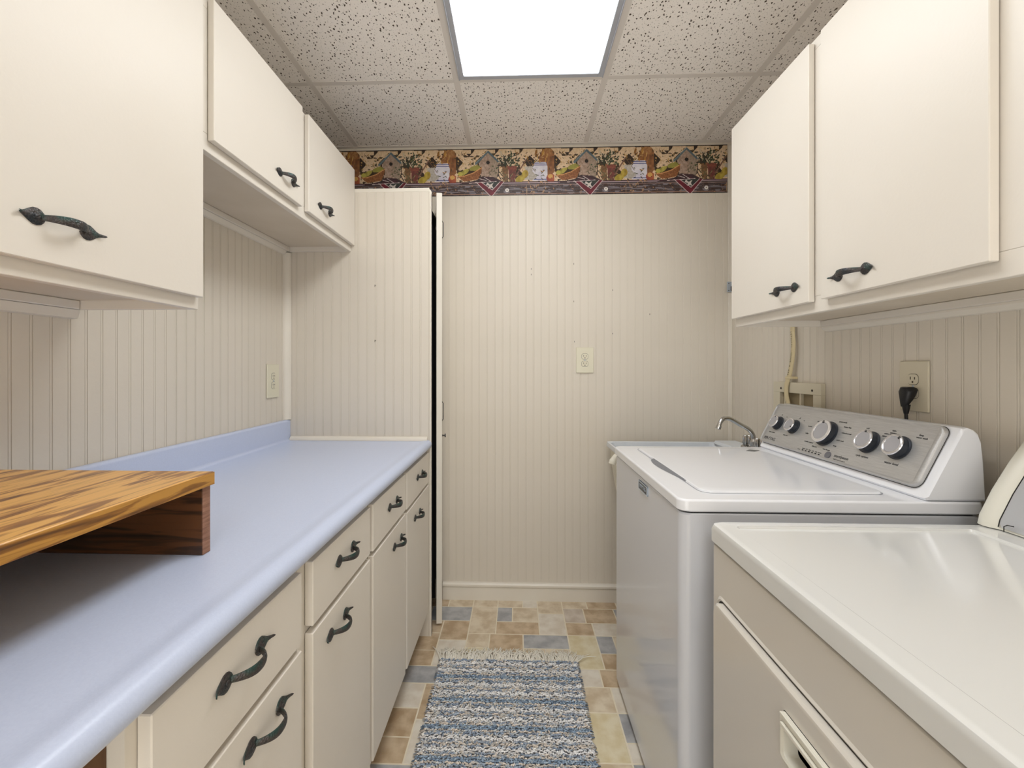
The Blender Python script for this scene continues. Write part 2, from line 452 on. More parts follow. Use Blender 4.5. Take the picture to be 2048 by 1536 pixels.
for yy in range(GY1-GY0-1, -1, -1):
    for xx in range(GX1-GX0):
        if occ[xx, yy]: continue
        mxw = 0
        while xx+mxw < GX1-GX0 and not occ[xx+mxw, yy] and mxw < 8: mxw += 1
        sw, sh = tr.choice(shapes)
        if mxw in (1, 2): sw = mxw
        if mxw-sw in (1, 2): sw = mxw
        sw = min(sw, mxw); h = 0
        while h < sh and yy-h >= 0 and not occ[xx:xx+sw, yy-h].any(): h += 1
        occ[xx:xx+sw, yy-h+1:yy+1] = True
        rects.append((xx+GX0, xx+sw+GX0, yy-h+1+GY0, yy+1+GY0, tr.choice('ttbblgyp')))
rects.sort(key=lambda r: -r[2])
def fy(v): return v*IN - .0 if v < 93 else YB-.001
def fx(v): return v*.0257
ntile = 0
for x0, x1, y0, y1, k in rects:
    if ntile >= 298: break
    g = .0027
    bm = bmesh.new(); box(bm, fx(x0)+g, fx(x1)-g, fy(y0)+g, fy(y1)-g, -.002, .0009, .0006)
    cx, cy = (fx(x0)+fx(x1))/2, (fy(y0)+fy(y1))/2
    o = obj('tile', bm, FT[k], floor); ntile += 1

# ------------------------------------------------------------------ wallpaper border (flat print)
def paint_border(W, H):
    yy, xx = np.mgrid[0:H, 0:W].astype(float)
    sc = 2.0                      # mm per cell; crop unit = 0.506 mm
    U = xx*sc/.506; V = yy*sc/.506      # crop pixels; peak of a birdhouse every 1030 units
    P = 1038.
    U0 = (U - 1000*(0)) 
    # fundamental coordinate relative to a birdhouse peak, -P/2..P/2
    peak0 = PK/.000506
    D = (U-peak0) % P
    D = np.where(D > 700, D-P, D)       # -330 .. 700
    img = np.zeros((H, W, 3)); img[:] = (52, 36, 26)
    def noise(fx, fy, seed):
        r = np.random.default_rng(seed); g = r.random((int(500/fy)+3, int(P/fx)+3))
        a = ((D+400) % P)/fx; b = V/fy; i = a.astype(int); j = np.clip(b.astype(int), 0, g.shape[0]-2); fa = a-i; fb = b-j
        fa = fa*fa*(3-2*fa); fb = fb*fb*(3-2*fb); i = i % (g.shape[1]-1)
        return (g[j, i]*(1-fa)+g[j, i+1]*fa)*(1-fb)+(g[j+1, i]*(1-fa)+g[j+1, i+1]*fa)*fb
    n1 = noise(26, 26, 1); n2 = noise(12, 12, 2); n3 = noise(60, 8, 3); n4 = noise(9, 9, 4)
    def put(mask, c, c2=None, n=None):
        c = np.array(c, float)
        if c2 is None: img[mask] = c
        else:
            t = (n if n is not None else n1)[..., None]; img[mask] = (c*(1-t)+np.array(c2, float)*t)[mask]
    def ell(cx, cy, rx, ry, rot=0):
        a = math.radians(rot); dx, dy = D-cx, V-cy
        return ((dx*math.cos(a)+dy*math.sin(a))/rx)**2+((-dx*math.sin(a)+dy*math.cos(a))/ry)**2 < 1
    def poly(pts):
        m = np.zeros(D.shape, bool); n = len(pts)
        for i in range(n):
            (xa, ya), (xb, yb) = pts[i], pts[(i+1) % n]
            if ya == yb: continue
            c = ((V > ya) != (V > yb)) & (D < (xb-xa)*(V-ya)/(yb-ya)+xa); m ^= c
        return m
    def line(x0, y0, x1, y1, w):
        dx, dy = x1-x0, y1-y0; L = dx*dx+dy*dy; t = np.clip(((D-x0)*dx+(V-y0)*dy)/L, 0, 1)
        return (D-x0-t*dx)**2+(V-y0-t*dy)**2 < (w/2)**2
    # trellis of pale bands on dark
    for k in range(-4, 9):
        x = -330+k*257
        for s in (1, -1):
            m = np.abs((D-x)-s*(V-10)*.95) < 62
            put(m & (V < 350), (238, 212, 178), (216, 184, 146), n2)
    put((np.abs(((D+35) % 128)-64) < 46) & (V > 8) & (V < 48), (236, 210, 174), (216, 184, 144), n2)
    put((V < 350) & (V > 60) & (n1 > .72), (70, 52, 36))
    # leaves and tendrils over the trellis
    lr = random.Random(11)
    for i in range(150):
        x = lr.uniform(-330, 700); y = lr.uniform(25, 300)
        c = lr.choice([(178, 132, 66), (150, 106, 60), (94, 86, 56), (70, 56, 40), (196, 158, 98)])
        put(ell(x, y, lr.uniform(7, 17), lr.uniform(3, 6), lr.uniform(0, 180)), c)
    # brown jug
    put(ell(630, 150, 95, 150), (168, 112, 66), (120, 76, 46), n1)
    put(ell(625, 45, 60, 40), (150, 98, 58), (186, 140, 88), n2)
    for i in range(24):
        put(ell(lr.uniform(500, 640), lr.uniform(20, 170), lr.uniform(10, 28), lr.uniform(4, 8), lr.uniform(60, 120)), lr.choice([(190, 138, 60), (150, 100, 48), (206, 164, 96)]))
    # white jar with blue bands
    put(poly([(500, 150), (610, 150), (630, 200), (628, 345), (470, 345), (468, 205), (488, 180)]), (232, 228, 232), (206, 200, 214), n1)
    for y in (160, 178, 330): put(line(487, y, 622, y, 8), (66, 74, 132))
    for i in range(10): put(ell(lr.uniform(500, 600), lr.uniform(205, 300), 13, 4, lr.uniform(0, 180)), lr.choice([(180, 128, 60), (84, 84, 60)]))
    for i in range(70):
        put(ell(lr.uniform(-330, 700), lr.uniform(40, 330), lr.uniform(8, 20), lr.uniform(2, 5), lr.uniform(0, 180)), lr.choice([(120, 92, 58), (64, 60, 42), (190, 150, 96), (96, 74, 50)]))
    # birdhouse
    put(poly([(0, 32), (108, 150), (98, 335), (-70, 320), (-98, 150)]), (196, 170, 152), (150, 124, 106), n2)
    put(poly([(0, 32), (108, 150), (98, 335), (40, 330), (20, 120)]), (178, 156, 138), (146, 128, 108), n2)
    put(line(0, 30, -128, 158, 20), (98, 116, 122)); put(line(0, 30, 122, 150, 20), (88, 104, 112))
    put(line(0, 20, -134, 150, 4), (146, 156, 156)); put(ell(0, 145, 19, 19), (30, 20, 16))
    for i in range(16): put(ell(lr.uniform(0, 100), lr.uniform(210, 320), 14, 3, lr.uniform(0, 180)), (92, 90, 66))
    # pots and ivy
    put(poly([(150, 190), (212, 185), (215, 360), (160, 360)]), (150, 104, 68), (110, 84, 56), n2)
    put(poly([(215, 190), (300, 190), (288, 370), (226, 370)]), (136, 74, 62), (98, 52, 50), n2)
    put(poly([(210, 185), (306, 185), (306, 225), (210, 225)]), (152, 84, 66), (120, 66, 56), n2)
    for i in range(95):
        x = lr.gauss(215, 75); y = lr.gauss(125, 42)
        put(ell(x, y, lr.uniform(9, 20), lr.uniform(5, 10), lr.uniform(0, 180)), lr.choice([(52, 60, 42), (40, 44, 36), (74, 84, 58), (208, 190, 160), (60, 54, 44)]))
    for i in range(60):
        x = lr.gauss(190, 36); y = lr.uniform(250, 440)
        put(ell(x, y, lr.uniform(8, 18), lr.uniform(3, 7), lr.uniform(40, 140)), lr.choice([(110, 98, 66), (84, 76, 52), (150, 128, 90), (60, 52, 40)]))
    put(line(118, 150, 110, 280, 9), (60, 44, 40)); put(line(110, 280, 140, 330, 9), (72, 50, 44))
    put(line(405, 118, 296, 292, 14), (128, 92, 76)); put(line(405, 118, 500, 250, 6), (110, 84, 60))
    # pale cloth scraps, yellow pears
    put(poly([(400, 190), (470, 190), (470, 250), (520, 300), (470, 340), (380, 330)]), (204, 196, 186), (168, 158, 146), n2)
    put(ell(342, 322, 52, 34, -25), (200, 178, 74), (158, 134, 50), n1); put(ell(392, 275, 34, 44, 20), (206, 180, 72), (150, 122, 48), n1)
    # basket with pears, apple
    put(poly([(-325, 280), (-250, 230), (-160, 190), (-66, 190), (-66, 260), (-250, 300)]), (62, 44, 26)); put(ell(-140, 203, 60, 27, -14), (192, 182, 84), (122, 116, 54), n1); put(ell(-252, 246, 56, 24, -32), (206, 192, 92), (140, 128, 56), n1)
    put(ell(-295, 262, 26, 22), (192, 180, 84))
    put(poly([(-318, 290), (-250, 284), (-160, 256), (-66, 198), (-72, 250), (-104, 322), (-250, 345), (-285, 322)]), (172, 112, 66), (120, 72, 40), n4)
    for a_, b_, c_, d_ in ((-318, 290, -250, 284), (-250, 284, -160, 256), (-160, 256, -66, 198)): put(line(a_, b_, c_, d_, 9), (218, 158, 100))
    put(ell(665, 318, 48, 46), (190, 104, 66), (142, 60, 46), n1); put(ell(660, 300, 26, 24), (216, 166, 92)); put(ell(-365+P, 318, 4, 4), (60, 30, 20))
    # table
    put(V > 352, (92, 78, 78), (54, 42, 42), n3)
    put((V > 380) & (n3 > .66), (124, 116, 122)); put((V > 380) & (n3 < .26), (64, 40, 34)); put((V > 390) & (n4 > .86), (168, 130, 96))
    put((V > 352) & (V < 362), (70, 40, 50)); put((V > 362) & (V < 368), (196, 172, 178)); put((V > 385) & (V < 390), (172, 138, 128))
    put(line(410, 395, 412, 490, 6), (178, 148, 116))
    for i in range(18): put(ell(lr.uniform(420, 620), lr.uniform(355, 470), 16, 3, lr.uniform(0, 180)), (188, 146, 104))
    put((V > 478) & (V < 483), (150, 116, 96)); put(V > 489, (34, 26, 26))
    # cloth
    put(poly([(-120, 330), (-60, 290), (60, 300), (165, 350), (165, 365), (-320, 372)]), (84, 40, 52), (44, 40, 40), n2)
    put(poly([(-128, 352), (168, 350), (48, 494), (20, 494)]), (122, 30, 48), (94, 24, 38), n1)
    put(poly([(-70, 352), (128, 350), (46, 432)]), (54, 62, 54), (40, 40, 44), n1)
    put(poly([(-6, 356), (22, 380), (60, 358), (44, 390), (60, 424), (34, 410), (4, 420), (14, 392), (-20, 380)]), (214, 204, 196))
    for a_, b_, c_, d_ in ((-72, 352, 46, 436), (46, 436, 130, 350), (-128, 352, 24, 496), (50, 494, 168, 352), (-90, 315, -20, 335), (-40, 300, 30, 345), (-200, 362, 90, 346)):
        put(line(a_, b_, c_, d_, 6), (216, 198, 194))
    put(ell(203, 440, 20, 20), (232, 226, 220)); put(ell(203, 440, 6, 6), (120, 96, 90))
    put(V < 7, (30, 22, 18))
    f = .97+.06*(rng.random((H, W, 1))-.5)
    return np.clip(img*f, 0, 255)

BX0, BX1, BZ0, BZ1 = XL+.002, XR-.024, 2.164, 2.4165
PK = .366-BX0            # distance of one birdhouse peak from the strip's left end
cw = .002; NW = int((BX1-BX0)/cw); NH = int((BZ1-BZ0)/cw)
img = paint_border(NW, NH)
img = np.where(img/255 <= .04045, img/255/12.92, ((img/255+.055)/1.055)**2.4)
vx = np.linspace(BX0, BX1, NW+1); vz = np.linspace(BZ1, BZ0, NH+1)
VV = np.zeros(((NH+1)*(NW+1), 3)); gx, gz = np.meshgrid(vx, vz)
VV[:, 0] = gx.ravel(); VV[:, 1] = YB-.0012; VV[:, 2] = gz.ravel()
i0 = (np.arange(NH)[:, None]*(NW+1)+np.arange(NW)[None]).ravel()
faces = np.stack([i0, i0+NW+1, i0+NW+2, i0+1], 1)
def np_mesh(name, V, Fq, cols_per_face, m):
    me = bpy.data.meshes.new(name)
    me.vertices.add(len(V)); me.vertices.foreach_set('co', V.astype(np.float32).ravel())
    nf, k = Fq.shape
    me.loops.add(nf*k); me.loops.foreach_set('vertex_index', Fq.astype(np.int32).ravel())
    me.polygons.add(nf); me.polygons.foreach_set('loop_start', np.arange(0, nf*k, k, dtype=np.int32))
    me.update(calc_edges=True)
    a = me.color_attributes.new('tint', 'FLOAT_COLOR', 'CORNER')
    c = np.ones((nf, k, 4), np.float32); c[:, :, :3] = cols_per_face[:, None, :]
    a.data.foreach_set('color', c.ravel()); me.materials.append(m); me.validate()
    return me
me = np_mesh('wallpaper_border', VV, faces, img.reshape(-1, 3), M['print'])
o = bpy.data.objects.new('wallpaper_border', me); COL.objects.link(o)
tag(o, 'wallpaper border printed with birdhouses, fruit baskets and jars below the ceiling', 'wallpaper border')

for x, z in ((.300, 1.795), (.505, 1.654), (.300, 1.595), (.505, 1.423), (.303, 1.381), (.700, 1.525), (.073, 1.77), (.073, 1.74)):
    nm = bmesh.new(); box(nm, x-.001, x+.0012, YB-.0008, YB+.001, z-.004, z+.004); obj('nail_mark', nm, M['slot'], wall_back)

# ------------------------------------------------------------------ closet at the end of the counter
cl = thing('closet', 'narrow cream beadboard closet standing ajar past the end of the counter', 'closet', (-.74, 2.03, 0))
psm = strip_mesh(2.055, 'closet_strip', gd=.0016)
PY0 = 2.020
sp = bmesh.new()
prism(sp, [(XL+.003, 0.001), (-.398, 0.001), (-.398, 2.055), (-.4, 2.062), (-.412, 2.075), (XL+.003, 2.075)], 1, PY0+.007, PY0+.018)
side = obj('side_panel', sp, M['trim'], cl)
n = int((.68-.005)/PITCH)
for i in range(n):
    o = bpy.data.objects.new('beadboard_strip', psm); COL.objects.link(o)
    o.parent = side; o.location = Vector((-.404-(n-i)*PITCH, PY0+.0, .001))-wloc(side)
eg = bmesh.new(); box(eg, -.404, -.398, PY0, PY0+.02, .0, 2.05, .002, 2); box(eg, XL+.003, -.408, PY0, PY0+.008, 2.056, 2.074, .002, 2)
obj('edge_strip', eg, M['trim'], cl, True)
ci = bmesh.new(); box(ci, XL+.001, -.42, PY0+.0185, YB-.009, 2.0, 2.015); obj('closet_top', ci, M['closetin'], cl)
obj('shade_board', B(-.435, -.418, 2.045, 2.30, .16, 1.95, .003), M['dark'], cl)  # board added to darken the gap, interior shade in its colour
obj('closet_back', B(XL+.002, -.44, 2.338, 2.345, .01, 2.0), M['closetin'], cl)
for z in (1.622, 1.366):
    nm = bmesh.new(); box(nm, -.662, -.660, PY0-.0008, PY0+.001, z-.005, z+.005); box(nm, -.6595, -.656, PY0-.0008, PY0+.001, z+.001, z+.003); obj('nail_mark', nm, M['slot'], cl)
# the door, hinged on the end wall, near edge swung a little into the aisle
dn = Vector((-.362, 2.104, 0)); df = Vector((-.408, 2.338, 0))
du = (df-dn).normalized(); dv = Vector((-du.y, du.x, 0)); 
if dv.x > 0: dv = -dv             # towards the closet
db = bmesh.new()
cs = [dn, df, df+dv*.028, dn+dv*.028]
prism(db, [(c.x, c.y) for c in cs], 2, .012, 2.083)
bmesh.ops.bevel(db, geom=db.edges[:], offset=.0025, segments=2, profile=.5, affect='EDGES')
door = obj('door', db, M['trim'], cl, True)
kb = bmesh.new(); kp = dn+du*.022+Vector((0, 0, .913))
cyl(kb, kp, -dv, .0035, .013, 12); cyl(kb, kp-dv*.013, -dv, .009, .005, 16, bev=.001); cyl(kb, kp, -dv, .006, .002, 16)
obj('knob', kb, M['iron'], door, True)
for z0, z1 in ((1.875, 1.955), (.985, 1.075)):
    hb = bmesh.new(); p = dn+du*.03
    path = [p-dv*.001+Vector((0, 0, z0)), p-dv*.006+Vector((0, 0, z0+.006)), p-dv*.006+Vector((0, 0, z1-.006)), p-dv*.001+Vector((0, 0, z1))]
    tube(hb, path, .0018, 8)
    for zz in (z0, z1): cyl(hb, p+Vector((0, 0, zz)), -dv, .004, .0022, 10)
    obj('catch', hb, M['iron'], door, True)

# ------------------------------------------------------------------ pull handle (one mesh, shared)
def handle_mesh(name='handle'):
    bm = bmesh.new()
    # local: length along y, out of the face along +x, z up
    for s in (-1, 1):
        prof = [(.0275, .0020), (.030, .0075), (.0345, .0118), (.040, .0137), (.046, .0130), (.0515, .0098), (.057, .0058), (.0610, .0036), (.065, .0026), (.0690, .0019), (.0705, .0006)]
        rows = []
        for u, wd in prof:
            t = max(0, (u-.055)/.02); lift = .004*t*t*3+.0
            row = []
            for k in range(7):
                a = -1+2*k/6
                dome = .0030*(1-a*a)*min(1, wd/.008)+.0016
                row.append(bm.verts.new((dome+lift, s*u, a*wd)))
            rows.append(row)
        brow = [[bm.verts.new((.0+max(0, .012*max(0, (u-.055)/.02)**2-.0), s*u, a*wd)) for a in (-1, 1)] for u, wd in prof]
        for i in range(len(rows)-1):
            for k in range(6): bm.faces.new((rows[i][k], rows[i][k+1], rows[i+1][k+1], rows[i+1][k]))
            bm.faces.new((brow[i][0], rows[i][0], rows[i+1][0], brow[i+1][0])); bm.faces.new((rows[i][6], brow[i][1], brow[i+1][1], rows[i+1][6]))
        # screw
        cyl(bm, (.0035, s*.042, 0), (1, 0, 0), .0045, .002, 12, bev=.0008)
    # strap
    N = 16; L = []
    for i in range(N+1):
        t = i/N; y = -.034+.068*t; q_ = 2*t-1
        x = .0035+.0235*(1-abs(q_)**2.6)
        wd = .0046+.0032*(1-q_*q_)
        L.append((x, y, wd))
    sec = []
    for i, (x, y, wd) in enumerate(L):
        xa, ya = L[max(0, i-1)][:2]; xb, yb = L[min(N, i+1)][:2]
        tx, ty = xb-xa, yb-ya; ln = math.hypot(tx, ty); nx, ny = ty/ln, -tx/ln
        th = .0016
        ring = []
        for a, bq in ((-1, .5), (-.6, 1.2), (0, 1.6), (.6, 1.2), (1, .5), (1, -.5), (0, -.9), (-1, -.5)):
            ring.append((x+nx*th*bq, y+ny*th*bq, a*wd))
        sec.append(ring)
    vs = loop_strip(bm, sec); bm.faces.new(vs[0][::-1]); bm.faces.new(vs[-1])
    bmesh.ops.recalc_face_normals(bm, faces=bm.faces)
    me = bpy.data.meshes.new(name); bm.to_mesh(me); bm.free(); me.materials.append(M['iron'])
    for p in me.polygons: p.use_smooth = True
    me.set_sharp_from_angle(angle=math.radians(50))
    return me
HM = handle_mesh()
def handle(parent, x, y, z, sign=1, tilt=0):
    o = bpy.data.objects.new('handle', HM); COL.objects.link(o); o.parent = parent
    o.location = Vector((x, y, z))-wloc(parent)
    o.rotation_euler = (tilt, 0, 0 if sign > 0 else PI)
    return o

# ------------------------------------------------------------------ wall cabinets
def wall_cabinet(t, xw, xf, y0, y1, z0, z1, bays, sgn, doorz, frame_t=.018, ends=(1, 1)):
    """xw wall side, xf face-frame front; bays: list of (y0,y1,handle_y,handle_z)"""
    s = sgn                                # +1: faces +x
    def bx(bm, xa, xb, *r, **k): box(bm, min(xa, xb), max(xa, xb), *r, **k)
    c = bmesh.new(); xi = xf-s*frame_t
    bx(c, xw, xi, y0, y0+.012, z0, z1, bev=.001); bx(c, xw, xi, y1-.012, y1, z0, z1, bev=.001)
    bx(c, xw, xi, y0+.012, y1-.012, z1-.012, z1)
    bx(c, xw, xw+s*.006, y0+.012, y1-.012, z0+.03, z1-.012)
    obj('carcass', c, M['cab'], t)
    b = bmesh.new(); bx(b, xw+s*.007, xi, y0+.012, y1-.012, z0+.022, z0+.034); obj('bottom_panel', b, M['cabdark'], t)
    f = bmesh.new()
    bx(f, xi, xf, y0, y1, z0, z0+.045, bev=.0012); bx(f, xi, xf, y0, y1, z1-.03, z1, bev=.0012)
    edges = [y0]+[v for bq in bays for v in bq[:2]]+[y1]
    for k in range(0, len(edges), 2):
        a, b_ = edges[k], edges[k+1]
        a2 = a if k == 0 else a-.012; b2 = b_ if k == len(edges)-2 else b_+.012
        if b2-a2 < .03:
            if k == 0: b2 = a2+.03
            else: a2 = b2-.03
        bx(f, xi, xf, a2, b2, z0+.045, z1-.03)
    obj('face_frame', f, M['cab'], t)
    cb = bmesh.new(); bx(cb, xw+s*.0062, xw+s*.024, y0+.0125, y1-.0125, z0-.0, z0+.0215, bev=.002); obj('cleat', cb, M['cab'], t)
    for (ya, yb, hy, hz) in bays:
        d = bmesh.new(); bx(d, xf+s*.0015, xf+s*.0185, ya, yb, doorz[0], doorz[1], bev=.0015)
        dd = obj('door', d, M['cab'], t)
        handle(dd, xf+s*.0185, hy, hz, s)
ZT = 2.165
t1 = thing('wall_cabinet', 'deep cream wall cabinet hanging low over the near end of the blue counter', 'cabinet', (-.92, .56, 1.38), 'cream wall cabinets')
wall_cabinet(t1, XL+.0005, -.773, .10, 1.0405, 1.383, ZT, [(.135, .575, .50, 1.48), (.60, 1.033, .705, 1.480)], 1, (1.411, 2.155))
t2 = thing('wall_cabinet', 'short cream wall cabinet mounted higher, reaching the closet panel', 'cabinet', (-.92, 1.53, 1.778), 'cream wall cabinets')
wall_cabinet(t2, XL+.0005, -.773, 1.0415, 2.0185, 1.780, ZT, [(1.070, 1.522, 1.414, 1.864), (1.568, 2.016, 1.702, 1.862)], 1, (1.808, 2.160))
t3 = thing('wall_cabinet', 'cream wall cabinet with two doors hanging above the white washer', 'cabinet', (.96, 1.19, 1.39), 'cream wall cabinets')
wall_cabinet(t3, XR-.0005, .808, .726, 1.655, 1.392, 2.135, [(.764, 1.175, 1.068, 1.468), (1.222, 1.652, 1.325, 1.472)], -1, (1.421, 2.122))
cm = bmesh.new(); prism(cm, [(XR-.0005, 1.3915), (XR-.022, 1.3915), (XR-.022, 1.386), (XR-.010, 1.374), (XR-.0005, 1.372)], 1, .726, 1.64)
obj('moulding', cm, M['trim'], t3)
cm = bmesh.new(); prism(cm, [(XL+.0005, 1.779), (XL+.02, 1.779), (XL+.008, 1.765), (XL+.0005, 1.763)], 1, 1.04, 1.99)
obj('moulding', cm, M['trim'], t2)
cm = bmesh.new(); prism(cm, [(XL+.0005, 1.382), (XL+.022, 1.382), (XL+.016, 1.362), (XL+.0005, 1.360)], 1, .10, 1.03)
obj('moulding', cm, M['trim'], t1)

# ------------------------------------------------------------------ base cabinets
XF = -.4250   # frame face
XD = -.4070   # door face
def base_unit(t, y0, y1, rows, near_side=True, brown_side=False):
    c = bmesh.new()
    box(c, XL+.002, XF-.018, y0, y0+.015, .095, .865); box(c, XL+.002, XF-.018, y1-.015, y1, .095, .865)
    box(c, XL+.002, XF-.018, y0+.015, y1-.015, .10, .115); box(c, XL+.002, XL+.008, y0+.015, y1-.015, .115, .865)
    obj('carcass', c, M['cab'], t)
    k = bmesh.new(); box(k, XF-.075, XF-.063, y0, y1, .0012, .0945); obj('toe_kick', k, M['inside'], t)
    f = bmesh.new()
    edges = [y0]+[v for r in rows for v in r[:2]]+[y1]
    for q_ in range(0, len(edges), 2):
        a = edges[q_] if q_ == 0 else edges[q_]-.012; b = edges[q_+1] if q_ == len(edges)-2 else edges[q_+1]+.012
        if b-a < .03: b = a+.03 if q_ == 0 else b; a = a if q_ == 0 else b-.03
        box(f, XF-.018, XF, a, b, .095, .8655)
        if q_ > 0:
            for za, zb in ((.095, .15), (.70, .735), (.835, .8655)): box(f, XF-.018, XF-.0004, pb_, a, za, zb)
        pb_ = b
    obj('face_frame', f, M['cab'], t)
    for r in rows:
        ya, yb, fronts = r
        for (kind, z0, z1, hy, hz) in fronts:
            d = bmesh.new(); box(d, XF+.0008, XD, ya, yb, z0, z1, .0015)
            dd = obj(kind, d, M['cab'], t)
            handle(dd, XD, hy, hz, 1)
t = thing('base_cabinet', 'long cream base cabinet of three drawers over three doors beside the closet', 'cabinet', (-.75, 1.43, 0), 'cream base cabinets')
base_unit(t, .834, 2.0165, [
    (.863, 1.204, [('drawer', .727, .856, 1.033, .801), ('door', .13, .713, .986, .661)]),
    (1.229, 1.586, [('drawer', .723, .856, 1.431, .797), ('door', .13, .710, 1.485, .649)]),
    (1.610, 2.008, [('drawer', .718, .854, 1.825, .794), ('door', .13, .705, 1.779, .644)])])
t = thing('base_cabinet', 'cream drawer base cabinet beside the open kneehole nearest the camera', 'cabinet', (-.75, .635, 0), 'cream base cabinets')
base_unit(t, .462, .8325, [(.476, .818, [('drawer', .722, .856, .641, .803), ('drawer', .43, .709, .700, .6625), ('drawer', .13, .418, .66, .36)])])
obj('shade_skin', B(XL+.005, XF-.02, .4585, .4615, .10, .864), M['inside'], t)  # brown skin added, kneehole shade put into its colour
# support of the counter's near end, behind the camera
t = thing('base_cabinet', 'cream end support carrying the near end of the blue counter', 'cabinet', (-.75, -.6, 0), 'cream base cabinets')
obj('carcass', B(XL+.002, XF-.018, -.72, -.45, .095, .8655, .002), M['cab'], t)
obj('toe_kick', B(XL+.02, XF-.07, -.72, -.45, .0012, .0945), M['inside'], t)

# ------------------------------------------------------------------ countertop
def counter():
    P = []
    # outline in (x,z), anticlockwise from the back bottom
    P.append((XL+.001, .868)); P.append((XL+.001, 1.000))
    bx, bt = XL+.021, 1.001
    for i in range(5): a = PI/2-PI/2*i/4; P.append((bx-.009+.009*math.cos(a), bt-.009+.009*math.sin(a)))
    for i in range(6): a = PI+PI/2*i/5; P.append((bx+.012+.012*math.cos(a), .905+.012+.012*math.sin(a)))
    P.append((-.455, .905)); P.append((-.440, .9062)); P.append((-.428, .9078)); P.append((-.420, .9075))
    cx, cz, r = -.417, .8875, .0205
    for i in range(9): a = PI/2-PI*.86*i/8; P.append((cx+r*1.05*math.cos(a), cz+r*math.sin(a)))
    P.append((-.420, .8665))
    bm = bmesh.new(); prism(bm, P, 1, -.74, 2.0185); return bm
o = obj('countertop', counter(), M['lam'], None, True, ang=50)
tag(o, 'pale blue laminate countertop with rolled front edge and backsplash', 'countertop')

# ------------------------------------------------------------------ oak riser shelf on the counter
t = thing('riser_shelf', 'low honey oak riser shelf with dark end panels sitting on the blue counter', 'shelf', (-.78, .45, .9052))
RY1 = .792
obj('top_board', B(XL+.03, -.5600, .03, RY1+.002, 1.028, 1.0515, .0012), M['oak'], t)
obj('edge_band', B(-.5601, -.5586, .031, RY1+.0015, 1.0284, 1.0508, .0003), M['oake'], t)
for (ya, yb) in ((RY1-.020, RY1-.0005), (.05, .069)):
    e = obj('end_panel', B(XL+.032, -.5665, ya, yb, .9053, 1.0278, .0008), M['oakd'], t)
    obj('end_grain', B(-.5664, -.5655, ya+.0003, yb-.0003, .9056, 1.0276), M['endgr'], e)

# ------------------------------------------------------------------ outlets
def outlet(name, label, c, nrm, w_, h_, m, plug=False):
    """duplex outlet plate centred at c, facing nrm"""
    t = thing(name, label, 'outlet', c, None)
    N = Vector(nrm); X = Vector((0, 0, 1)).cross(N); Z = Vector((0, 0, 1)); C0 = Vector(c)
    def slab(bm, u0, u1, v0, v1, d0, d1, bev=0, seg=1):
        bb = bmesh.new(); box(bb, u0, u1, v0, v1, d0, d1, bev, seg)
        for v in bb.verts: v.co = C0+X*v.co.x+Z*v.co.y+N*v.co.z
        me_ = bpy.data.meshes.new('t'); bb.to_mesh(me_); bb.free(); bm.from_mesh(me_); bpy.data.meshes.remove(me_)
    p = bmesh.new(); slab(p, -w_/2, w_/2, -h_/2, h_/2, 0, .007, .0025, 2); obj('plate', p, m, t, True)
    for s in (1, -1):
        rb = bmesh.new(); cv = s*.0195
        pts = [(a, b) for a, b in rrect(-.0165, .0165, cv-.0145, cv+.0145, .0105)]
        vs = [rb.verts.new(C0+X*a+Z*b+N*.0086) for a, b in pts]; vb = [rb.verts.new(C0+X*a+Z*b+N*.0065) for a, b in pts]
        rb.faces.new(vs); k = len(vs)
        for i in range(k): rb.faces.new((vs[i], vb[i], vb[(i+1) % k], vs[(i+1) % k]))
        r = obj('receptacle', rb, m, t)
        sb = bmesh.new()
        pts2 = rrect(-.0178, .0178, cv-.0158, cv+.0158, .0115)
        vs = [sb.verts.new(C0+X*a+Z*b+N*.0072) for a, b in pts2]; vb = [sb.verts.new(C0+X*a+Z*b+N*.0071) for a, b in pts]
        for i in range(k): sb.faces.new((vs[i], vs[(i+1) % k], vb[(i+1) % k], vb[i]))
        slab(sb, -.0080, -.0056, cv-.001, cv+.0075, .0084, .0089); slab(sb, .0054, .0078, cv-.0005, cv+.0065, .0084, .0089)
        cyl(sb, C0+X*.0+Z*(cv-.0075)+N*.0082, N, .0026, .0008, 12)
        obj('slots', sb, M['slot'], r)
    sc_ = bmesh.new(); cyl(sc_, C0+N*.0068, N, .0032, .0014, 12, bev=.0005); obj('screw', sc_, M['zinc'], t, True)
    return t
outlet('wall_outlet', 'ivory duplex outlet in the centre of the end wall', (.3575, YB-.0005, 1.282), (0, -1, 0), .092, .135, M['outlet'])
outlet('wall_outlet', 'ivory duplex outlet on the left wall above the blue backsplash', (XL+.0005, 1.90, 1.184), (1, 0, 0), .092, .147, M['outlet'])
outlet('wall_outlet', 'almond duplex outlet behind the washer console with a black plug in it', (XR-.0005, 1.286, 1.190), (-1, 0, 0), .090, .142, M['outletd'])
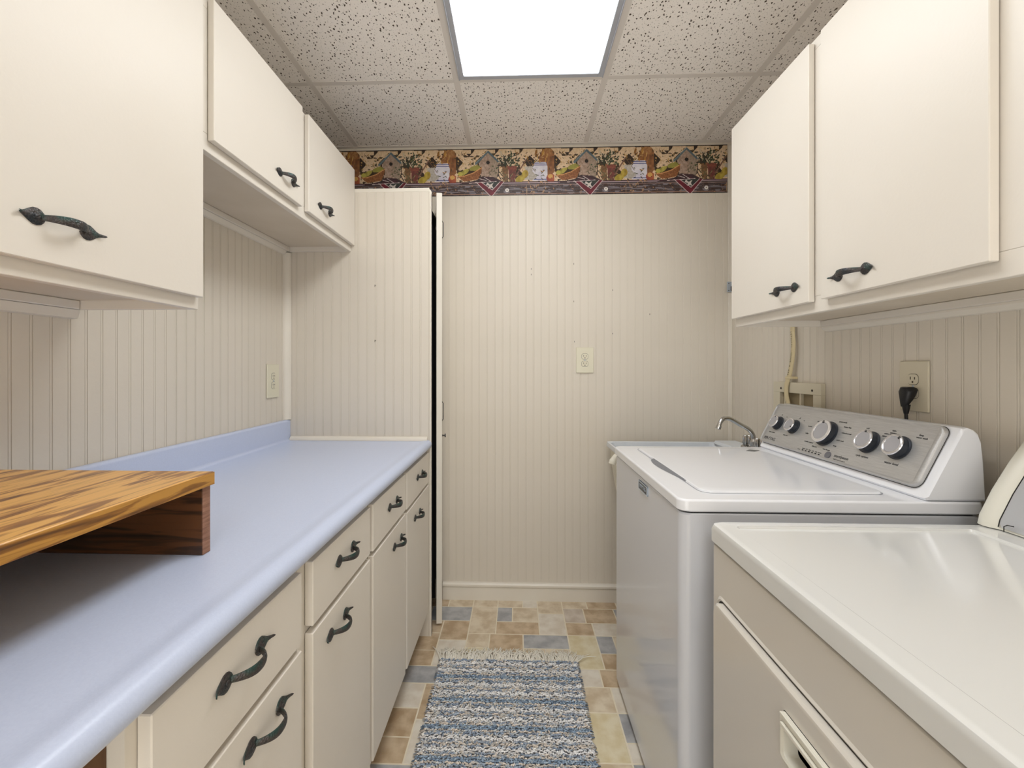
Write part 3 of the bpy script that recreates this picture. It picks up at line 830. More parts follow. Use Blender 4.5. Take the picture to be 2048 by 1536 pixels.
# plug and cord
t = thing('power_plug', 'black power plug with its cord hanging from the outlet behind the washer', 'plug', (XR-.011, 1.286, 1.165))
pb = bmesh.new()
X0 = XR-.0105
loops = []
for (dx, w_, zt, zb) in ((0, .019, 1.186, 1.158), (.006, .021, 1.188, 1.148), (.016, .020, 1.188, 1.136), (.024, .016, 1.186, 1.132), (.028, .009, 1.180, 1.132)):
    x = X0-dx; m_ = (zt+zb)/2
    loops.append([(x, 1.286+w_*a, m_+(zt-zb)/2*b) for a, b in ((-.62, 1), (.62, 1), (1, .55), (.62, -.6), (.36, -1), (-.36, -1), (-.62, -.6), (-1, .55))])
vs = loop_strip(pb, loops); pb.faces.new(vs[0]); pb.faces.new(vs[-1][::-1])
obj('plug_body', pb, M['black'], t, True)
pb = bmesh.new(); tube(pb, [(X0-.016, 1.286, 1.138), (X0-.016, 1.286, 1.128), (X0-.016, 1.2865, 1.112)], [.010, .0085, .0055], 12); obj('strain_relief', pb, M['black'], t, True)
pb = bmesh.new(); tube(pb, [(X0-.016, 1.2865, 1.114), (X0-.016, 1.285, 1.09), (X0-.014, 1.281, 1.05), (X0-.006, 1.274, .98), (X0-.004, 1.27, .80), (X0-.004, 1.27, .5)], .0042, 10); obj('cord', pb, M['black'], t, True)

# ------------------------------------------------------------------ washer supply box and cable
t = thing('supply_box', 'almond recessed supply box with two screws on the wall behind the washer', 'supply box', (XR, 1.80, 1.10))
Y0, Y1, Z0, Z1 = 1.650, 1.948, .94, 1.183; RY0, RY1_, RZ0, RZ1 = 1.693, 1.902, .985, 1.140
pl = bmesh.new(); xa, xb = XR-.018, XR-.0005
for a in ((Y0, Y1, RZ1, Z1), (Y0, Y1, Z0, RZ0), (Y0, RY0, RZ0, RZ1), (RY1_, Y1, RZ0, RZ1)): box(pl, xa, xb, a[0], a[1], a[2], a[3], .001)
obj('faceplate', pl, M['outletd'], t)
obj('recess', B(XR-.0032, XR-.0008, RY0, RY1_, RZ0, RZ1), mat('recess_tan', (150,134,104), .6), t)
for ya_ in (1.768, 1.868): obj('divider', B(XR-.016, XR-.0035, ya_, ya_+.006, RZ0, RZ1), M['outletd'], t)
for yy in (1.697, 1.893):
    s_ = bmesh.new(); cyl(s_, (XR-.018, yy, 1.156), (-1, 0, 0), .0045, .0015, 12, bev=.0006); obj('screw', s_, M['slot'], t, True)
t = thing('power_cable', 'flat cream cable with black printing running down the wall into the supply box', 'cable', (XR-.02, 1.83, 1.4))
path = [(XR-.014, 1.822, 2.0), (XR-.014, 1.822, 1.44), (XR-.016, 1.818, 1.38), (XR-.017, 1.812, 1.34), (XR-.018, 1.815, 1.29), (XR-.019, 1.825, 1.24), (XR-.0205, 1.835, 1.205), (XR-.024, 1.846, 1.17), (XR-.024, 1.846, 1.13), (XR-.021, 1.838, 1.09), (XR-.021, 1.825, 1.02)]
def smooth_path(p, n=6):
    p = [Vector(q) for q in p]; out = []
    for i in range(len(p)-1):
        a, b, c, d = p[max(0, i-1)], p[i], p[i+1], p[min(len(p)-1, i+2)]
        for k in range(n):
            s_ = k/n; out.append(.5*((2*b)+(c-a)*s_+(2*a-5*b+4*c-d)*s_*s_+(3*b-a-3*c+d)*s_**3))
    out.append(p[-1]); return out
cb = bmesh.new(); tube(cb, smooth_path(path), .0125, 12, flat=(Vector((1, 0, 0)), .42)); obj('sheath', cb, M['cable'], t, True)
for i, (ch, z, yo) in enumerate(zip('LG9CU101 INDOOR N 600', np.linspace(1.386, 1.215, 21), [0]*21)):
    if ch == ' ': continue
    yc = np.interp(z, [1.13, 1.17, 1.205, 1.24, 1.29, 1.34, 1.38, 1.44], [1.846, 1.846, 1.835, 1.825, 1.815, 1.812, 1.818, 1.822])
    xc = np.interp(z, [1.205, 1.24, 1.29, 1.34, 1.38], [XR-.0205, XR-.019, XR-.018, XR-.017, XR-.016])-.0057
    text(ch, .0105, (xc, yc+.002, z), (0, 0, -1), (0, -1, 0), t, M['ink'], extr=.0001)
sp_ = bmesh.new(); box(sp_, XR-.0275, XR-.0005, 1.808, 1.851, 1.196, 1.206, .002); cyl(sp_, (XR-.026, 1.812, 1.201), (-1, 0, 0), .004, .002, 10)
obj('staple', sp_, M['cable'], t)
t = thing('metal_bracket', 'small grey metal bracket on the corner trim behind the right wall cabinet', 'bracket', (XR-.024, YB-.01, 1.665))
mb = bmesh.new(); box(mb, XR-.030, XR-.0005, YB-.0125, YB-.0095, 1.638, 1.692, .0008); obj('plate', mb, M['zinc'], t)
mb = bmesh.new(); cyl(mb, (XR-.022, YB-.0125, 1.683), (0, -1, 0), .0025, .001, 8); cyl(mb, (XR-.022, YB-.0125, 1.647), (0, -1, 0), .0025, .001, 8); box(mb, XR-.012, XR-.004, YB-.018, YB-.0125, 1.642, 1.668, .001)
obj('screws', mb, M['slot'], t)

# ------------------------------------------------------------------ utility sink and faucet
t = thing('utility_sink', 'white plastic utility sink squeezed between the washer and the end wall', 'sink', (.78, 2.06, 0))
SX0, SX1, SY0, SY1, SZ = .462, 1.118, 1.790, 2.318, .858
s_ = bmesh.new()
def L3(x0, x1, y0, y1, r, z, n=5): return [(p[0], p[1], z) for p in rrect(x0, x1, y0, y1, r, n)]
tap = lambda d: (SX0+d, SX1-d, SY0+d, SY1-d)
loops = [L3(*tap(.001), .02, SZ-.022), L3(*tap(0), .022, SZ-.012), L3(*tap(.002), .022, SZ), L3(*tap(.010), .018, SZ+.001), L3(SX0+.018, SX1-.105, SY0+.020, SY1-.014, .03, SZ-.004),
         L3(SX0+.030, SX1-.115, SY0+.032, SY1-.024, .05, SZ-.10), L3(SX0+.055, SX1-.14, SY0+.055, SY1-.05, .06, SZ-.335)]
vs = loop_strip(s_, loops); s_.faces.new(vs[-1])
obj('basin', s_, M['tub'], t, True)
# deck behind the faucet slightly raised
dk = bmesh.new()
prism(dk, [(SX1-.118, SZ-.002), (SX1-.108, SZ+.012), (SX1-.004, SZ+.012), (SX1, SZ-.002)], 1, SY0+.004, SY1-.03)
bmesh.ops.bevel(dk, geom=dk.edges[:], offset=.003, segments=2, profile=.5, affect='EDGES'); obj('faucet_ledge', dk, M['tub'], t, True)
sk = bmesh.new()
loops = [L3(*tap(.012), .03, SZ-.02), L3(*tap(.016), .035, SZ-.09), L3(*tap(.030), .04, SZ-.2), L3(*tap(.052), .05, SZ-.33), L3(*tap(.075), .06, SZ-.345)]
vs = loop_strip(sk, loops); sk.faces.new(vs[-1]); obj('tub_side', sk, M['tubside'], t, True)
lg = bmesh.new()
tube(lg, smooth_path([(SX0+.020, 1.95, SZ+.004), (SX0-.004, 1.95, SZ+.006), (SX0-.024, 1.95, SZ-.002), (SX0-.040, 1.95, SZ-.020), (SX0-.046, 1.95, SZ-.038)], 4), [.011]*9+[.013]*4+[.016]*4, 14)
tube(lg, [(SX0-.012, 1.95, SZ-.030), (SX0+.006, 1.95, SZ-.045), (SX0+.020, 1.95, SZ-.075)], [.022, .024, .012], 14)
obj('rim_bracket', lg, M['tubside'], t, True)
for x in (SX0+.10, SX1-.06):
    for y in (SY0+.05, SY1-.05):
        l_ = bmesh.new(); loops = [L3(x-.02, x+.02, y-.02, y+.02, .006, SZ-.30), L3(x-.014, x+.014, y-.014, y+.014, .005, .002)]
        vs = loop_strip(l_, loops); l_.faces.new(vs[0]); l_.faces.new(vs[-1]); obj('leg', l_, M['tub'], t, True)
t = thing('faucet', 'chrome faucet with two ribbed handles and a curved spout on the sink ledge', 'faucet', (1.055, 2.0, SZ+.0125))
FZ = SZ+.0122; FXc, FYc = 1.052, 2.0
fb = bmesh.new(); loops = [L3(FXc-.028, FXc+.028, FYc-.075, FYc+.075, .018, FZ), L3(FXc-.026, FXc+.026, FYc-.073, FYc+.073, .018, FZ+.014), L3(FXc-.018, FXc+.018, FYc-.066, FYc+.066, .012, FZ+.020)]
vs = loop_strip(fb, loops); fb.faces.new(vs[0]); fb.faces.new(vs[-1]); obj('base_plate', fb, M['chrome'], t, True)
for s in (-1, 1):
    hb = bmesh.new(); N = 32; loops = []
    for z, r in ((FZ+.019, .017), (FZ+.028, .0205), (FZ+.058, .0185), (FZ+.064, .014)):
        loops.append([(FXc+(r*(1+.13*math.cos(8*2*PI*k/N)))*math.cos(2*PI*k/N), FYc+s*.050+(r*(1+.13*math.cos(8*2*PI*k/N)))*math.sin(2*PI*k/N), z) for k in range(N)])
    vs = loop_strip(hb, loops); hb.faces.new(vs[0]); hb.faces.new(vs[-1]); obj('tap_handle', hb, M['chrome'], t, True)
sb = bmesh.new()
sp = smooth_path([(FXc, FYc, FZ+.018), (FXc, FYc, FZ+.045), (FXc-.002, FYc, FZ+.070), (FXc-.022, FYc-.005, FZ+.096), (FXc-.07, FYc-.016, FZ+.122), (FXc-.115, FYc-.026, FZ+.146), (FXc-.145, FYc-.032, FZ+.148), (FXc-.162, FYc-.036, FZ+.132), (FXc-.170, FYc-.038, FZ+.112)], 5)
tube(sb, sp, [.013]*6+[.0095]*(len(sp)-6), 16); obj('spout', sb, M['chrome'], t, True)
ab = bmesh.new(); cyl(ab, (FXc-.169, FYc-.038, FZ+.118), (-.35, -.08, -.93), .0125, .016, 18, r2=.0115, bev=.001); obj('aerator', ab, M['chrome'], t, True)

# ------------------------------------------------------------------ washer
WX0, WX1, WY0, WY1 = .382, 1.085, 1.052, 1.762
t = thing('washing_machine', 'white top load washer with brushed steel console beneath the right wall cabinet', 'washing machine', (.73, 1.41, 0))
wb = bmesh.new()
loops = [L3(WX0+.012, WX1-.01, WY0+.010, WY1-.010, .02, .022), L3(WX0+.005, WX1-.004, WY0+.004, WY1-.004, .024, .03), L3(WX0+.005, WX1-.004, WY0+.004, WY1-.004, .024, .893), L3(WX0+.008, WX1-.007, WY0+.007, WY1-.007, .024, .897)]
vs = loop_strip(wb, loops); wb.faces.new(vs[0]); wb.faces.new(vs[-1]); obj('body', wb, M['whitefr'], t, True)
g_ = bmesh.new(); loops = [L3(WX0+.012, WX1-.01, WY0+.012, WY1-.012, .02, .8965), L3(WX0+.012, WX1-.01, WY0+.012, WY1-.012, .02, .9025)]; vs = loop_strip(g_, loops); g_.faces.new(vs[0]); g_.faces.new(vs[-1]); obj('seam', g_, M['gap'], t)
WT = .9315
tb = bmesh.new()
loops = [L3(WX0+.004, WX1-.004, WY0+.004, WY1-.004, .022, .9015, 6), L3(WX0, WX1, WY0, WY1, .024, .905, 6), L3(WX0, WX1, WY0, WY1, .024, WT-.006, 6), L3(WX0+.0015, WX1-.0015, WY0+.0015, WY1-.0015, .023, WT-.0022, 6), L3(WX0+.005, WX1-.004, WY0+.005, WY1-.005, .020, WT, 6)]
vs = loop_strip(tb, loops); tb.faces.new(vs[0]); tb.faces.new(vs[-1]); obj('top_panel', tb, M['white'], t, True)
# lid, slightly domed, with a scooped finger recess along its front edge
lb = bmesh.new(); LX0, LX1, LY0, LY1 = .458, .905, 1.108, 1.712
def lid_loop(d, z, sc=0):
    out = []
    for x, y in rrect(LX0+d, LX1-d, LY0+d, LY1-d, .030-d*.5, 5): out.append((x, y, z))
    return out
loops = [lid_loop(-.0022, WT+.0001), lid_loop(0, WT+.0004), lid_loop(.0015, WT+.0042), lid_loop(.006, WT+.0055), lid_loop(.03, WT+.0060)]
vs = loop_strip(lb, loops); lb.faces.new(vs[-1]); lid = obj('lid', lb, M['white'], t, True)
ls = bmesh.new(); o1 = lid_loop(-.0035, WT+.0003); o2 = lid_loop(-.0008, WT+.0006); loop_strip(ls, [o1, o2]); obj('lid_seam', ls, mat('lid_seam_grey', (150,152,158), .5), lid)
rc = bmesh.new(); N = 20; a_ = []; b_ = []
for i in range(N+1):
    y = 1.215+.30*i/N; q_ = (i/N)**.8*math.sin(PI*i/N)**.7*1.25
    a_.append(rc.verts.new((LX0+.002, y, WT+.0048*1))); b_.append(rc.verts.new((LX0-.024*q_, y, WT+.0004)))
for i in range(N): rc.faces.new((a_[i], a_[i+1], b_[i+1], b_[i]))
obj('finger_recess', rc, mat('recess_grey', (118,120,126), .4), lid)
hg = bmesh.new(); prism(hg, [(.835, 1.638), (.862, 1.668), (.890, 1.650), (.862, 1.628)], 2, WT+.0062, WT+.0068); obj('hinge_window', hg, mat('hinge_grey', (110,112,112), .4), lid)
# console : white end caps with a leaning brushed face
def con_prof(off=0):
    return [(.952-off, WT+.0005), (.948-off, WT+.006), (1.028-off, 1.092), (1.034, 1.101), (1.044, 1.104), (1.057, 1.099), (1.068, 1.089), (1.075, 1.070), (1.081, 1.02), (1.085, WT+.0005)]
cb = bmesh.new()
P_ = con_prof(); nP = len(P_)
loops = []
for y, d in ((WY0+.002, .008), (WY0+.006, .0015), (WY0+.012, 0), (WY1-.012, 0), (WY1-.006, .0015), (WY1-.002, .008)):
    cx, cz = 1.02, 1.0
    L = []
    for i, (x, z) in enumerate(P_):
        v = Vector((x-cx, z-cz)); l = v.length; v = v*(l-d)/l
        L.append((cx+v.x, y, max(cz+v.y, WT+.0005)))
    loops.append(L)
vs = loop_strip(cb, loops); cb.faces.new(vs[0]); cb.faces.new(vs[-1][::-1]); con = obj('console', cb, M['white'], t, True)
# face plane frame: origin at (.948, y, WT+.006); U up the slope, N outwards
CU = Vector((.080, 0, 1.094-WT-.006)).normalized(); CN = Vector((-CU.z, 0, CU.x)); CO = Vector((.9465, 0, .935))
def cp(y, u, off=0): return CO+CU*u+CN*off+Vector((0, y, 0))
fp = bmesh.new()
outline = [(p[0], p[1]) for p in rrect(WY0+.010, WY1-.004, .012, .186, .020, 5)]
# face sheet with raised rounded rim at the near end
def face_loop(d, off):
    out = []
    for y, u in rrect(WY0+.026+d, WY1-.003-d*.4, .020+d*.5, .1845-d*.55, max(.006, .022-d), 6): out.append(cp(y, u, off))
    return out
loops = [face_loop(0, .0005), face_loop(.0008, .009), face_loop(.004, .0125), face_loop(.012, .0125), face_loop(.022, .0065)]
vs = loop_strip(fp, loops); fp.faces.new(vs[-1]); face = obj('console_face', fp, M['steel'], t, True, ang=60)
tf = bmesh.new()
g_ = bmesh.new(); loop_strip(g_, [[cp(y, u, .0012) for y, u in rrect(WY0+.0245, WY1-.002, .0188, .1860, .023, 6)], face_loop(.0005, .0012)]); obj('face_gap', g_, M['gap'], con)
FO = .0066
for i, (y, u, r) in enumerate(((1.703, .105, .0255), (1.607, .104, .0255), (1.441, .1045, .040), (1.2715, .106, .031), (1.1755, .108, .031))):
    kb = bmesh.new(); N = 36
    def ring(rr, off, wav=0): return [cp(y+rr*(1+wav*math.cos(18*2*PI*k/N))*math.cos(2*PI*k/N), u+rr*(1+wav*math.cos(18*2*PI*k/N))*math.sin(2*PI*k/N), off) for k in range(N)]
    vs = loop_strip(kb, [ring(r*1.06, FO), ring(r*1.06, FO+.003), ring(r*.93, FO+.004), ring(r*.90, FO+.018), ring(r*.93, FO+.019)]); kb.faces.new(vs[0]); 
    k1 = obj('knob', kb, M['knobsd'], t, True)
    kt = bmesh.new(); vs = loop_strip(kt, [ring(r*.93, FO+.0188), ring(r*.97, FO+.0208), ring(r*.93, FO+.0228), ring(r*.80, FO+.0240), ring(r*.72, FO+.0230), ring(r*.70, FO+.0216)]); obj('knob_ring', kt, M['chrome_soft'], k1, True)
    kd = bmesh.new(); vs = loop_strip(kd, [ring(r*.705, FO+.0214), ring(r*.69, FO+.0226)]); kd.faces.new(vs[-1]); obj('knob_disk', kd, M['knobtop'], k1)
    pm = bmesh.new(); ta = (PI*.42, -PI*.12, PI*.55, PI*.5, PI*.32)[i]
    cyl(pm, cp(y+r*.78*math.cos(ta)*(-1), u+r*.78*math.sin(ta), FO+.0227), CN, r*.12, .0012, 12); obj('pointer', pm, M['ink'], k1)
tdir = (0, -1, 0)
def ct(s, y, u, size, m=None): text(s, size, cp(y, u, FO+.0002), tdir, CU, face, m or M['ink'])
ct('MAYTAG', 1.708, .040, .0175)
ct('fabric softener', 1.712, .066, .0062); ct('extra rinse', 1.630, .067, .0062)
ct('off', 1.705, .140, .006); ct('on', 1.672, .136, .006); ct('off', 1.600, .140, .006); ct('on', 1.572, .134, .006)
ct('cycle options', 1.272, .062, .0085); ct('water level', 1.176, .063, .0095)
for s, y, u in (('whites', 1.50, .140), ('normal', 1.53, .118), ('bulky', 1.528, .092), ('wrinkle control', 1.50, .064), ('delicates', 1.465, .054), ('rinse & spin', 1.41, .054),
                ('powerwash', 1.40, .152), ('heavy duty', 1.372, .138), ('colors/normal', 1.365, .118), ('quick wash', 1.375, .092), ('drain', 1.385, .072)): ct(s, y, u, .0068)
for s, y, u in (('extra rinse', 1.225, .140), ('fabric softener', 1.222, .132), ('auto', 1.214, .152), ('sensing', 1.214, .145), ('deep', 1.135, .152), ('water wash', 1.13, .145), ('cold', 1.30, .146), ('warm', 1.318, .130)): ct(s, y, u, .0068)
for i, s in enumerate(('sensing', 'wash', 'rinse', 'spin', 'done', 'lid lock')):
    y = 1.508-i*.0158
    lb_ = bmesh.new(); bb = [cp(y+a, .032+b, FO+.0006) for a, b in rrect(-.0042, .0042, -.0022, .0022, .002, 3)]
    lv = [lb_.verts.new(p) for p in bb]; lb_.faces.new(lv)
    bmesh.ops.solidify(lb_, geom=lb_.faces[:], thickness=.0006); obj('indicator', lb_, M['ink'], face)
    ct(s, y, .0385, .0048)
ct('status', 1.528, .032, .0055)
bt = bmesh.new(); cyl(bt, cp(1.392, .0385, FO), CN, .0115, .003, 24, bev=.001); sbn = obj('start_button', bt, mat('button_grey', (104,104,110), .35), t, True)
text('start/pause', .013, cp(1.340, .043, FO+.0002), tdir, CU, face, M['ink']); ct('hold 3 secs to cancel', 1.342, .032, .0055)
# badge on the front
bd = bmesh.new(); box(bd, WX0+.0015, WX0+.0052, 1.318, 1.408, .860, .888, .0008); bdg = obj('badge', bd, mat('badge_black', (36,36,40), .3), t)
bf = bmesh.new()
for a in ((1.318, 1.408, .885, .888), (1.318, 1.408, .860, .863), (1.318, 1.321, .863, .885), (1.405, 1.408, .863, .885)): box(bf, WX0+.001, WX0+.0010, *a) if False else box(bf, WX0+.0008, WX0+.0058, *a)
obj('badge_rim', bf, M['zinc'], bdg)
text('MAYTAG', .0165, (WX0+.0012, 1.363, .874), (0, -1, 0), (0, 0, 1), bdg, M['zinc'], extr=.0004, sx=.95)
for x in (WX0+.06, WX1-.06):
    for y in (WY0+.06, WY1-.06):
        f_ = bmesh.new(); cyl(f_, (x, y, .0012), (0, 0, 1), .022, .0215, 16); obj('foot', f_, M['black'], t)

# ------------------------------------------------------------------ dryer
DX0, DX1, DY0, DY1, DT = .424, 1.112, .250, .990, .905
t = thing('clothes_dryer', 'cream front load dryer standing in front of the white washer', 'dryer', (.77, .62, 0))
db = bmesh.new()
loops = [L3(DX0+.010, DX1-.006, DY0+.008, DY1-.008, .012, .022), L3(DX0+.004, DX1-.003, DY0+.003, DY1-.003, .014, .03), L3(DX0+.004, DX1-.003, DY0+.003, DY1-.003, .014, .857), L3(DX0+.007, DX1-.006, DY0+.006, DY1-.006, .014, .8595)]
vs = loop_strip(db, loops); db.faces.new(vs[0]); db.faces.new(vs[-1]); obj('body', db, M['creamfr'], t, True)
g_ = bmesh.new(); loops = [L3(DX0+.011, DX1-.01, DY0+.010, DY1-.010, .012, .859), L3(DX0+.011, DX1-.01, DY0+.010, DY1-.010, .012, .8635)]; vs = loop_strip(g_, loops); g_.faces.new(vs[0]); g_.faces.new(vs[-1]); obj('seam', g_, M['gap'], t)
tb = bmesh.new()
loops = [L3(DX0+.004, DX1-.003, DY0+.003, DY1-.003, .014, .8625, 6), L3(DX0, DX1, DY0, DY1, .016, .8655, 6), L3(DX0, DX1, DY0, DY1, .016, DT-.013, 6), L3(DX0+.0035, DX1-.003, DY0+.0035, DY1-.0035, .016, DT-.004, 6), L3(DX0+.012, DX1-.010, DY0+.012, DY1-.012, .014, DT, 6)]
inner = rrect(DX0+.040, DX1-.16, DY0+.042, DY1-.036, .010, 6)
loops.append([(p[0], p[1], DT) for p in inner])
loops.append([(p[0], p[1], DT-(.0050 if p[1] > DY1-.08 else .0006)) for p in rrect(DX0+.0415, DX1-.1615, DY0+.0435, DY1-.0375, .010, 6)])
vs = loop_strip(tb, loops); tb.faces.new(vs[0]); tb.faces.new(vs[-1]); obj('top_panel', tb, M['cream'], t, True)
# recessed front door with pocket handle
XDo = DX0+.0005
dz0, dz1, dy0, dy1 = .13, .752, .285, .948
rim = bmesh.new()
lo = lambda d, x: [(x, y, z) for y, z in rrect(dy0-d, dy1+d, dz0-d, dz1+d, .022, 6)]
loop_strip(rim, [lo(.010, XDo+.0035), lo(.006, XDo+.0008), lo(.003, XDo+.0022)])
obj('door_surround', rim, M['creamfr'], t, True)
rg = bmesh.new(); loop_strip(rg, [lo(.004, XDo+.0028), lo(-.003, XDo+.0030)]); obj('door_gap', rg, M['gap'], t)
pz0, pz1, py0, py1 = .640, .714, .28+.07, .698
dd = bmesh.new()
# door slab built as frame pieces round the pocket opening
outer = lo(0, XDo+.0025); vs = loop_strip(dd, [lo(0, XDo+.003), lo(.0005, XDo-.006), lo(-.003, XDo-.0105), lo(-.008, XDo-.0120)])
op = [(XDo-.0120, y, z) for y, z in rrect(py0, py1, pz0, pz1, .006, 6)]
ov = [dd.verts.new(p) for p in op]
for k in range(len(ov)): dd.faces.new((vs[-1][k], vs[-1][(k+1) % len(ov)], ov[(k+1) % len(ov)], ov[k]))
iv = [dd.verts.new((XDo+.0040, p[1], p[2])) for p in op]
for k in range(len(ov)): dd.faces.new((ov[k], ov[(k+1) % len(ov)], iv[(k+1) % len(ov)], iv[k]))
door = obj('door', dd, M['creamfr'], t, True, ang=30)
# handle bezel
hz = bmesh.new()
def yzr(d, x, r=.006, top=0): return [(x, y, z) for y, z in rrect(py0+d, py1-d, pz0+d, pz1-d-top, r, 5)]
vs = loop_strip(hz, [yzr(.001, XDo-.0125), yzr(.001, XDo-.0175), yzr(.004, XDo-.0185), yzr(.0085, XDo-.0165, top=.010), yzr(.0095, XDo-.010, top=.010), yzr(.011, XDo+.0035, top=.010)])
hz.faces.new(vs[-1]); hh = obj('handle', hz, M['creampl'], door, True, ang=30)
hl = bmesh.new(); box(hl, XDo-.0225, XDo-.0172, py0+.006, py1-.008, pz1-.020, pz1-.0135, .0015, 2); box(hl, XDo-.0205, XDo-.0172, py0+.004, py1-.004, pz1-.0045, pz1-.001, .001, 2)
obj('grip', hl, M['creampl'], door, True)
text('heavy duty', .0085, (XDo-.0180, .575, pz1-.0088), (0, -1, 0), (0, 0, 1), door, mat('embossed_brown', (118,92,62), .4, metal=.3), extr=.0004, sx=1.5)
# console: cream shell with rounded end, white sheet set in
def dcon(off, x0=.990):
    # (x,z) front line leaning back and bowing, from the top deck up
    return [(x0-off*.9, DT+.002), (x0+.004-off, DT+.022), (x0+.030-off, DT+.075), (x0+.066-off, DT+.135), (x0+.096-off, DT+.178), (x0+.106-off*.5, DT+.190)]
cb = bmesh.new(); loops = []
for y, o_ in ((DY1-.002, -.012), (DY1-.004, -.004), (DY1-.010, 0), (DY1-.022, .002), (DY1-.034, -.003), (DY1-.042, -.010), (DY1-.046, -.0105), (DY0+.05, -.0105), (DY0+.01, 0), (DY0+.002, -.012)):
    f_ = dcon(o_); L = [(x, y, z) for x, z in f_]+[(DX1-.0005, y, DT+.192), (DX1-.0005, y, DT+.002)]
    loops.append(L)
vs = loop_strip(cb, loops); cb.faces.new(vs[0]); cb.faces.new(vs[-1][::-1]); con = obj('console', cb, M['creampl'], t, True)
pf = bmesh.new()
rowsA = dcon(-.0085)
prv = None
pts = []
for k in range(len(rowsA)-1):
    (xa, za), (xb, zb) = rowsA[k], rowsA[k+1]
    for s in range(4): pts.append((xa+(xb-xa)*s/4, za+(zb-za)*s/4))
pts = pts[1:-2]
for i, (x, z) in enumerate(pts):
    q_ = min(1, i/1.5)
    r_ = [pf.verts.new((x-.0008, y, z)) for y in (DY0+.04, DY1-.042-(.006*(1-q_)))]
    if prv: pf.faces.new((prv[0], prv[1], r_[1], r_[0]))
    prv = r_
bmesh.ops.solidify(pf, geom=pf.faces[:], thickness=-.0012)
sheet = obj('control_sheet', pf, M['panelwh'], con, True)
g_ = bmesh.new(); prv = None
for (x, z) in pts:
    r_ = [g_.verts.new((x-.0012, y, z)) for y in (DY1-.0428, DY1-.0405)]
    if prv: g_.faces.new((prv[0], prv[1], r_[1], r_[0]))
    prv = r_
obj('sheet_edge', g_, M['gap'], con)
nt_ = bmesh.new(); tube(nt_, [(.9875, DY1-.062, DT+.004), (.9895, DY1-.060, DT+.014), (.994, DY1-.062, DT+.0175), (.996, DY1-.072, DT+.018)], .0009, 6); obj('sheet_notch', nt_, M['gap'], con)
def ds(s, y, z, size):
    zs = [p[1] for p in pts]; x = np.interp(z, zs, [p[0] for p in pts])
    dx = np.interp(z+.01, zs, [p[0] for p in pts])-x
    up = Vector((dx, 0, .01)).normalized(); nn = Vector((-up.z, 0, up.x))
    text(s, size, Vector((x, y, z))+nn*.0020, (0, -1, 0), up, sheet, M['ink'], align='LEFT')
ds('MORE DRY', .915, DT+.050, .0095); ds('NORMAL', .908, DT+.068, .0095); ds('LESS DRY', .898, DT+.090, .0095); ds('SENSOR', .889, DT+.104, .0115); ds('NORMAL', .889, DT+.115, .0115)
for x in (DX0+.06, DX1-.06):
    for y in (DY0+.06, DY1-.06):
        f_ = bmesh.new(); cyl(f_, (x, y, .0012), (0, 0, 1), .022, .0215, 16); obj('foot', f_, M['black'], t)

# ------------------------------------------------------------------ rug
t = thing('rug', 'blue, white and tan striped woven rag rug with cotton fringe on the tiled floor', 'rug', (-.037, 1.43, .001))
RX0, RX1, RYa, RYb = -.326, .250, 1.00, 1.858
obj('backing', B(RX0+.004, RX1-.004, RYa, RYb, .0012, .005), mat('rug_backing', (150,150,152), .95), t)
pal = dict(W=[(240,238,238), (230,229,230), (246,244,243), (236,228,222)], B=[(118,142,168), (138,162,186), (98,122,150), (166,184,200)],
           m=[(154,166,182), (134,148,168), (214,202,188), (178,184,192), (202,196,188), (122,138,160)], p=[(222,208,194), (216,200,184), (196,194,190), (226,212,198), (160,174,190)],
           n=[(140,156,178), (122,140,164), (166,178,190), (208,198,186)])
seq = 'nmWWmpmWWmpBBp'
cell = .0088
V_, F_, C_ = [], [], []
NR = int((RYb-RYa)/cell); NCx = 74
base = []
for a in range(3):
    for k in range(5):
        an = 2*PI*k/5
        base.append((a, math.cos(an), math.sin(an)))
rr = np.random.default_rng(9)
def tuft(cx, cy, cz, L, r, yaw, pitch, col):
    """a fat little yarn loop: three rings of five and a tip"""
    s0 = len(V_)
    cyw, syw = math.cos(yaw), math.sin(yaw)
    for j, (s, rad, h) in enumerate(((-.5, .55, 0), (-.15, 1.05, .6), (.25, 1.0, .75), (.55, .5, .3))):
        for k in range(5):
            an = 2*PI*k/5
            u = s*L; v = rad*r*math.cos(an); w_ = rad*r*math.sin(an)*.8+h*pitch
            V_.append((cx+u*cyw-v*syw, cy+u*syw+v*cyw, cz+w_))
    for j in range(3):
        for k in range(5):
            F_.append((s0+j*5+k, s0+j*5+(k+1) % 5, s0+(j+1)*5+(k+1) % 5, s0+(j+1)*5+k)); C_.append(col)
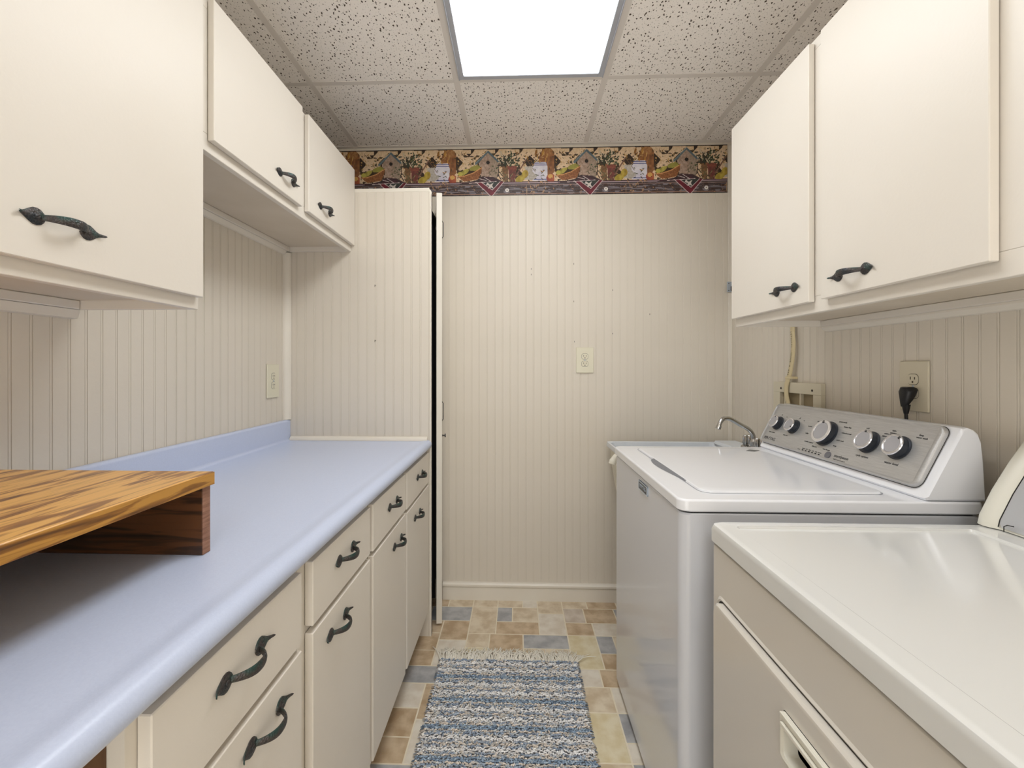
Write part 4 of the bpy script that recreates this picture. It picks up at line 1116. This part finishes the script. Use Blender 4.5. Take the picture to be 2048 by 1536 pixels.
for r in range(NR):
    ch = seq[(r+0) % len(seq)]
    y = RYb-.004-cell*(r+.5)
    ph = rr.uniform(0, 1.0)
    wob = .0026 if ch in 'Wpm' else .0014
    for c in range(NCx):
        x = RX0+.003+(RX1-RX0-.006)*(c+.5)/NCx
        wv = math.sin(2*PI*x/.047+(.8 if (r//2) % 2 else 0)+.3*math.sin(x*9))
        for q_ in range(2):
            grp = int((x+.004*math.sin(r))/.0235+r*.5)
            if ch in 'mpn' : base_c = pal[ch][(grp*7+r*3+(0 if rr.random() < .7 else 1)) % len(pal[ch])]
            else: base_c = pal[ch][rr.integers(0, len(pal[ch]))]
            f = rr.uniform(.90, 1.12); col = tuple(min(252, (v*.82+42)*f) for v in base_c)
            tuft(x+rr.normal(0, .0022), y+wv*wob+rr.normal(0, .0014), .0085+rr.uniform(-.001, .0025)+.0015*wv*(1 if ch == 'W' else -.6), rr.uniform(.008, .0125), rr.uniform(.0019, .0030),
                 rr.normal(0, .7), .003, lin(col))
        if c in (0, NCx-1) and rr.random() < .8:
            s = -1 if c == 0 else 1
            tuft(x+s*.008, y, .005, .014, .0022, rr.normal(0, .4), .001, lin(tuple(v*.8 for v in base_c)))
me = np_mesh('woven_pile', np.array(V_)-np.array(wloc(t))[None], np.array(F_), np.array(C_), M['yarn'])
for p in me.polygons: p.use_smooth = True
o = bpy.data.objects.new('woven_pile', me); COL.objects.link(o); o.parent = t; tag(o, kind='stuff')
for (ye, sg) in ((RYb, 1), (RYa, -1)):
    fb = bmesh.new(); fr = random.Random(5)
    for i in range(300):
        x = RX0+(RX1-RX0)*(i+.5)/300+fr.gauss(0, .002)
        e = (x-RX0)/(RX1-RX0); sweep = fr.gauss(0, .024)+(.05*max(0, (e-.9)/.1)**1.5+.0)*fr.uniform(.5, 1.2)-.02*max(0, (.08-e)/.08)
        if sg > 0: L = fr.uniform(.050, .085)*(1-.35*max(0, (e-.93)/.07))
        else: L = fr.uniform(.05, .07)
        z = fr.uniform(.003, .013); curl = fr.gauss(0, .008)
        p0 = (x, ye-sg*.006, .008); p1 = (x+sweep*.3, ye+sg*L*.35, z+.004); p2 = (x+sweep*.7+curl, ye+sg*L*.7, z*.8+.002); p3 = (x+sweep+curl*.2, ye+sg*L, fr.uniform(.002, .008))
        tube(fb, [p0, p1, p2, p3], [.0020, .0020, .0017, .0010], 5)
    o = obj('fringe', fb, M['fringe'], t, True); tag(o, kind='stuff')
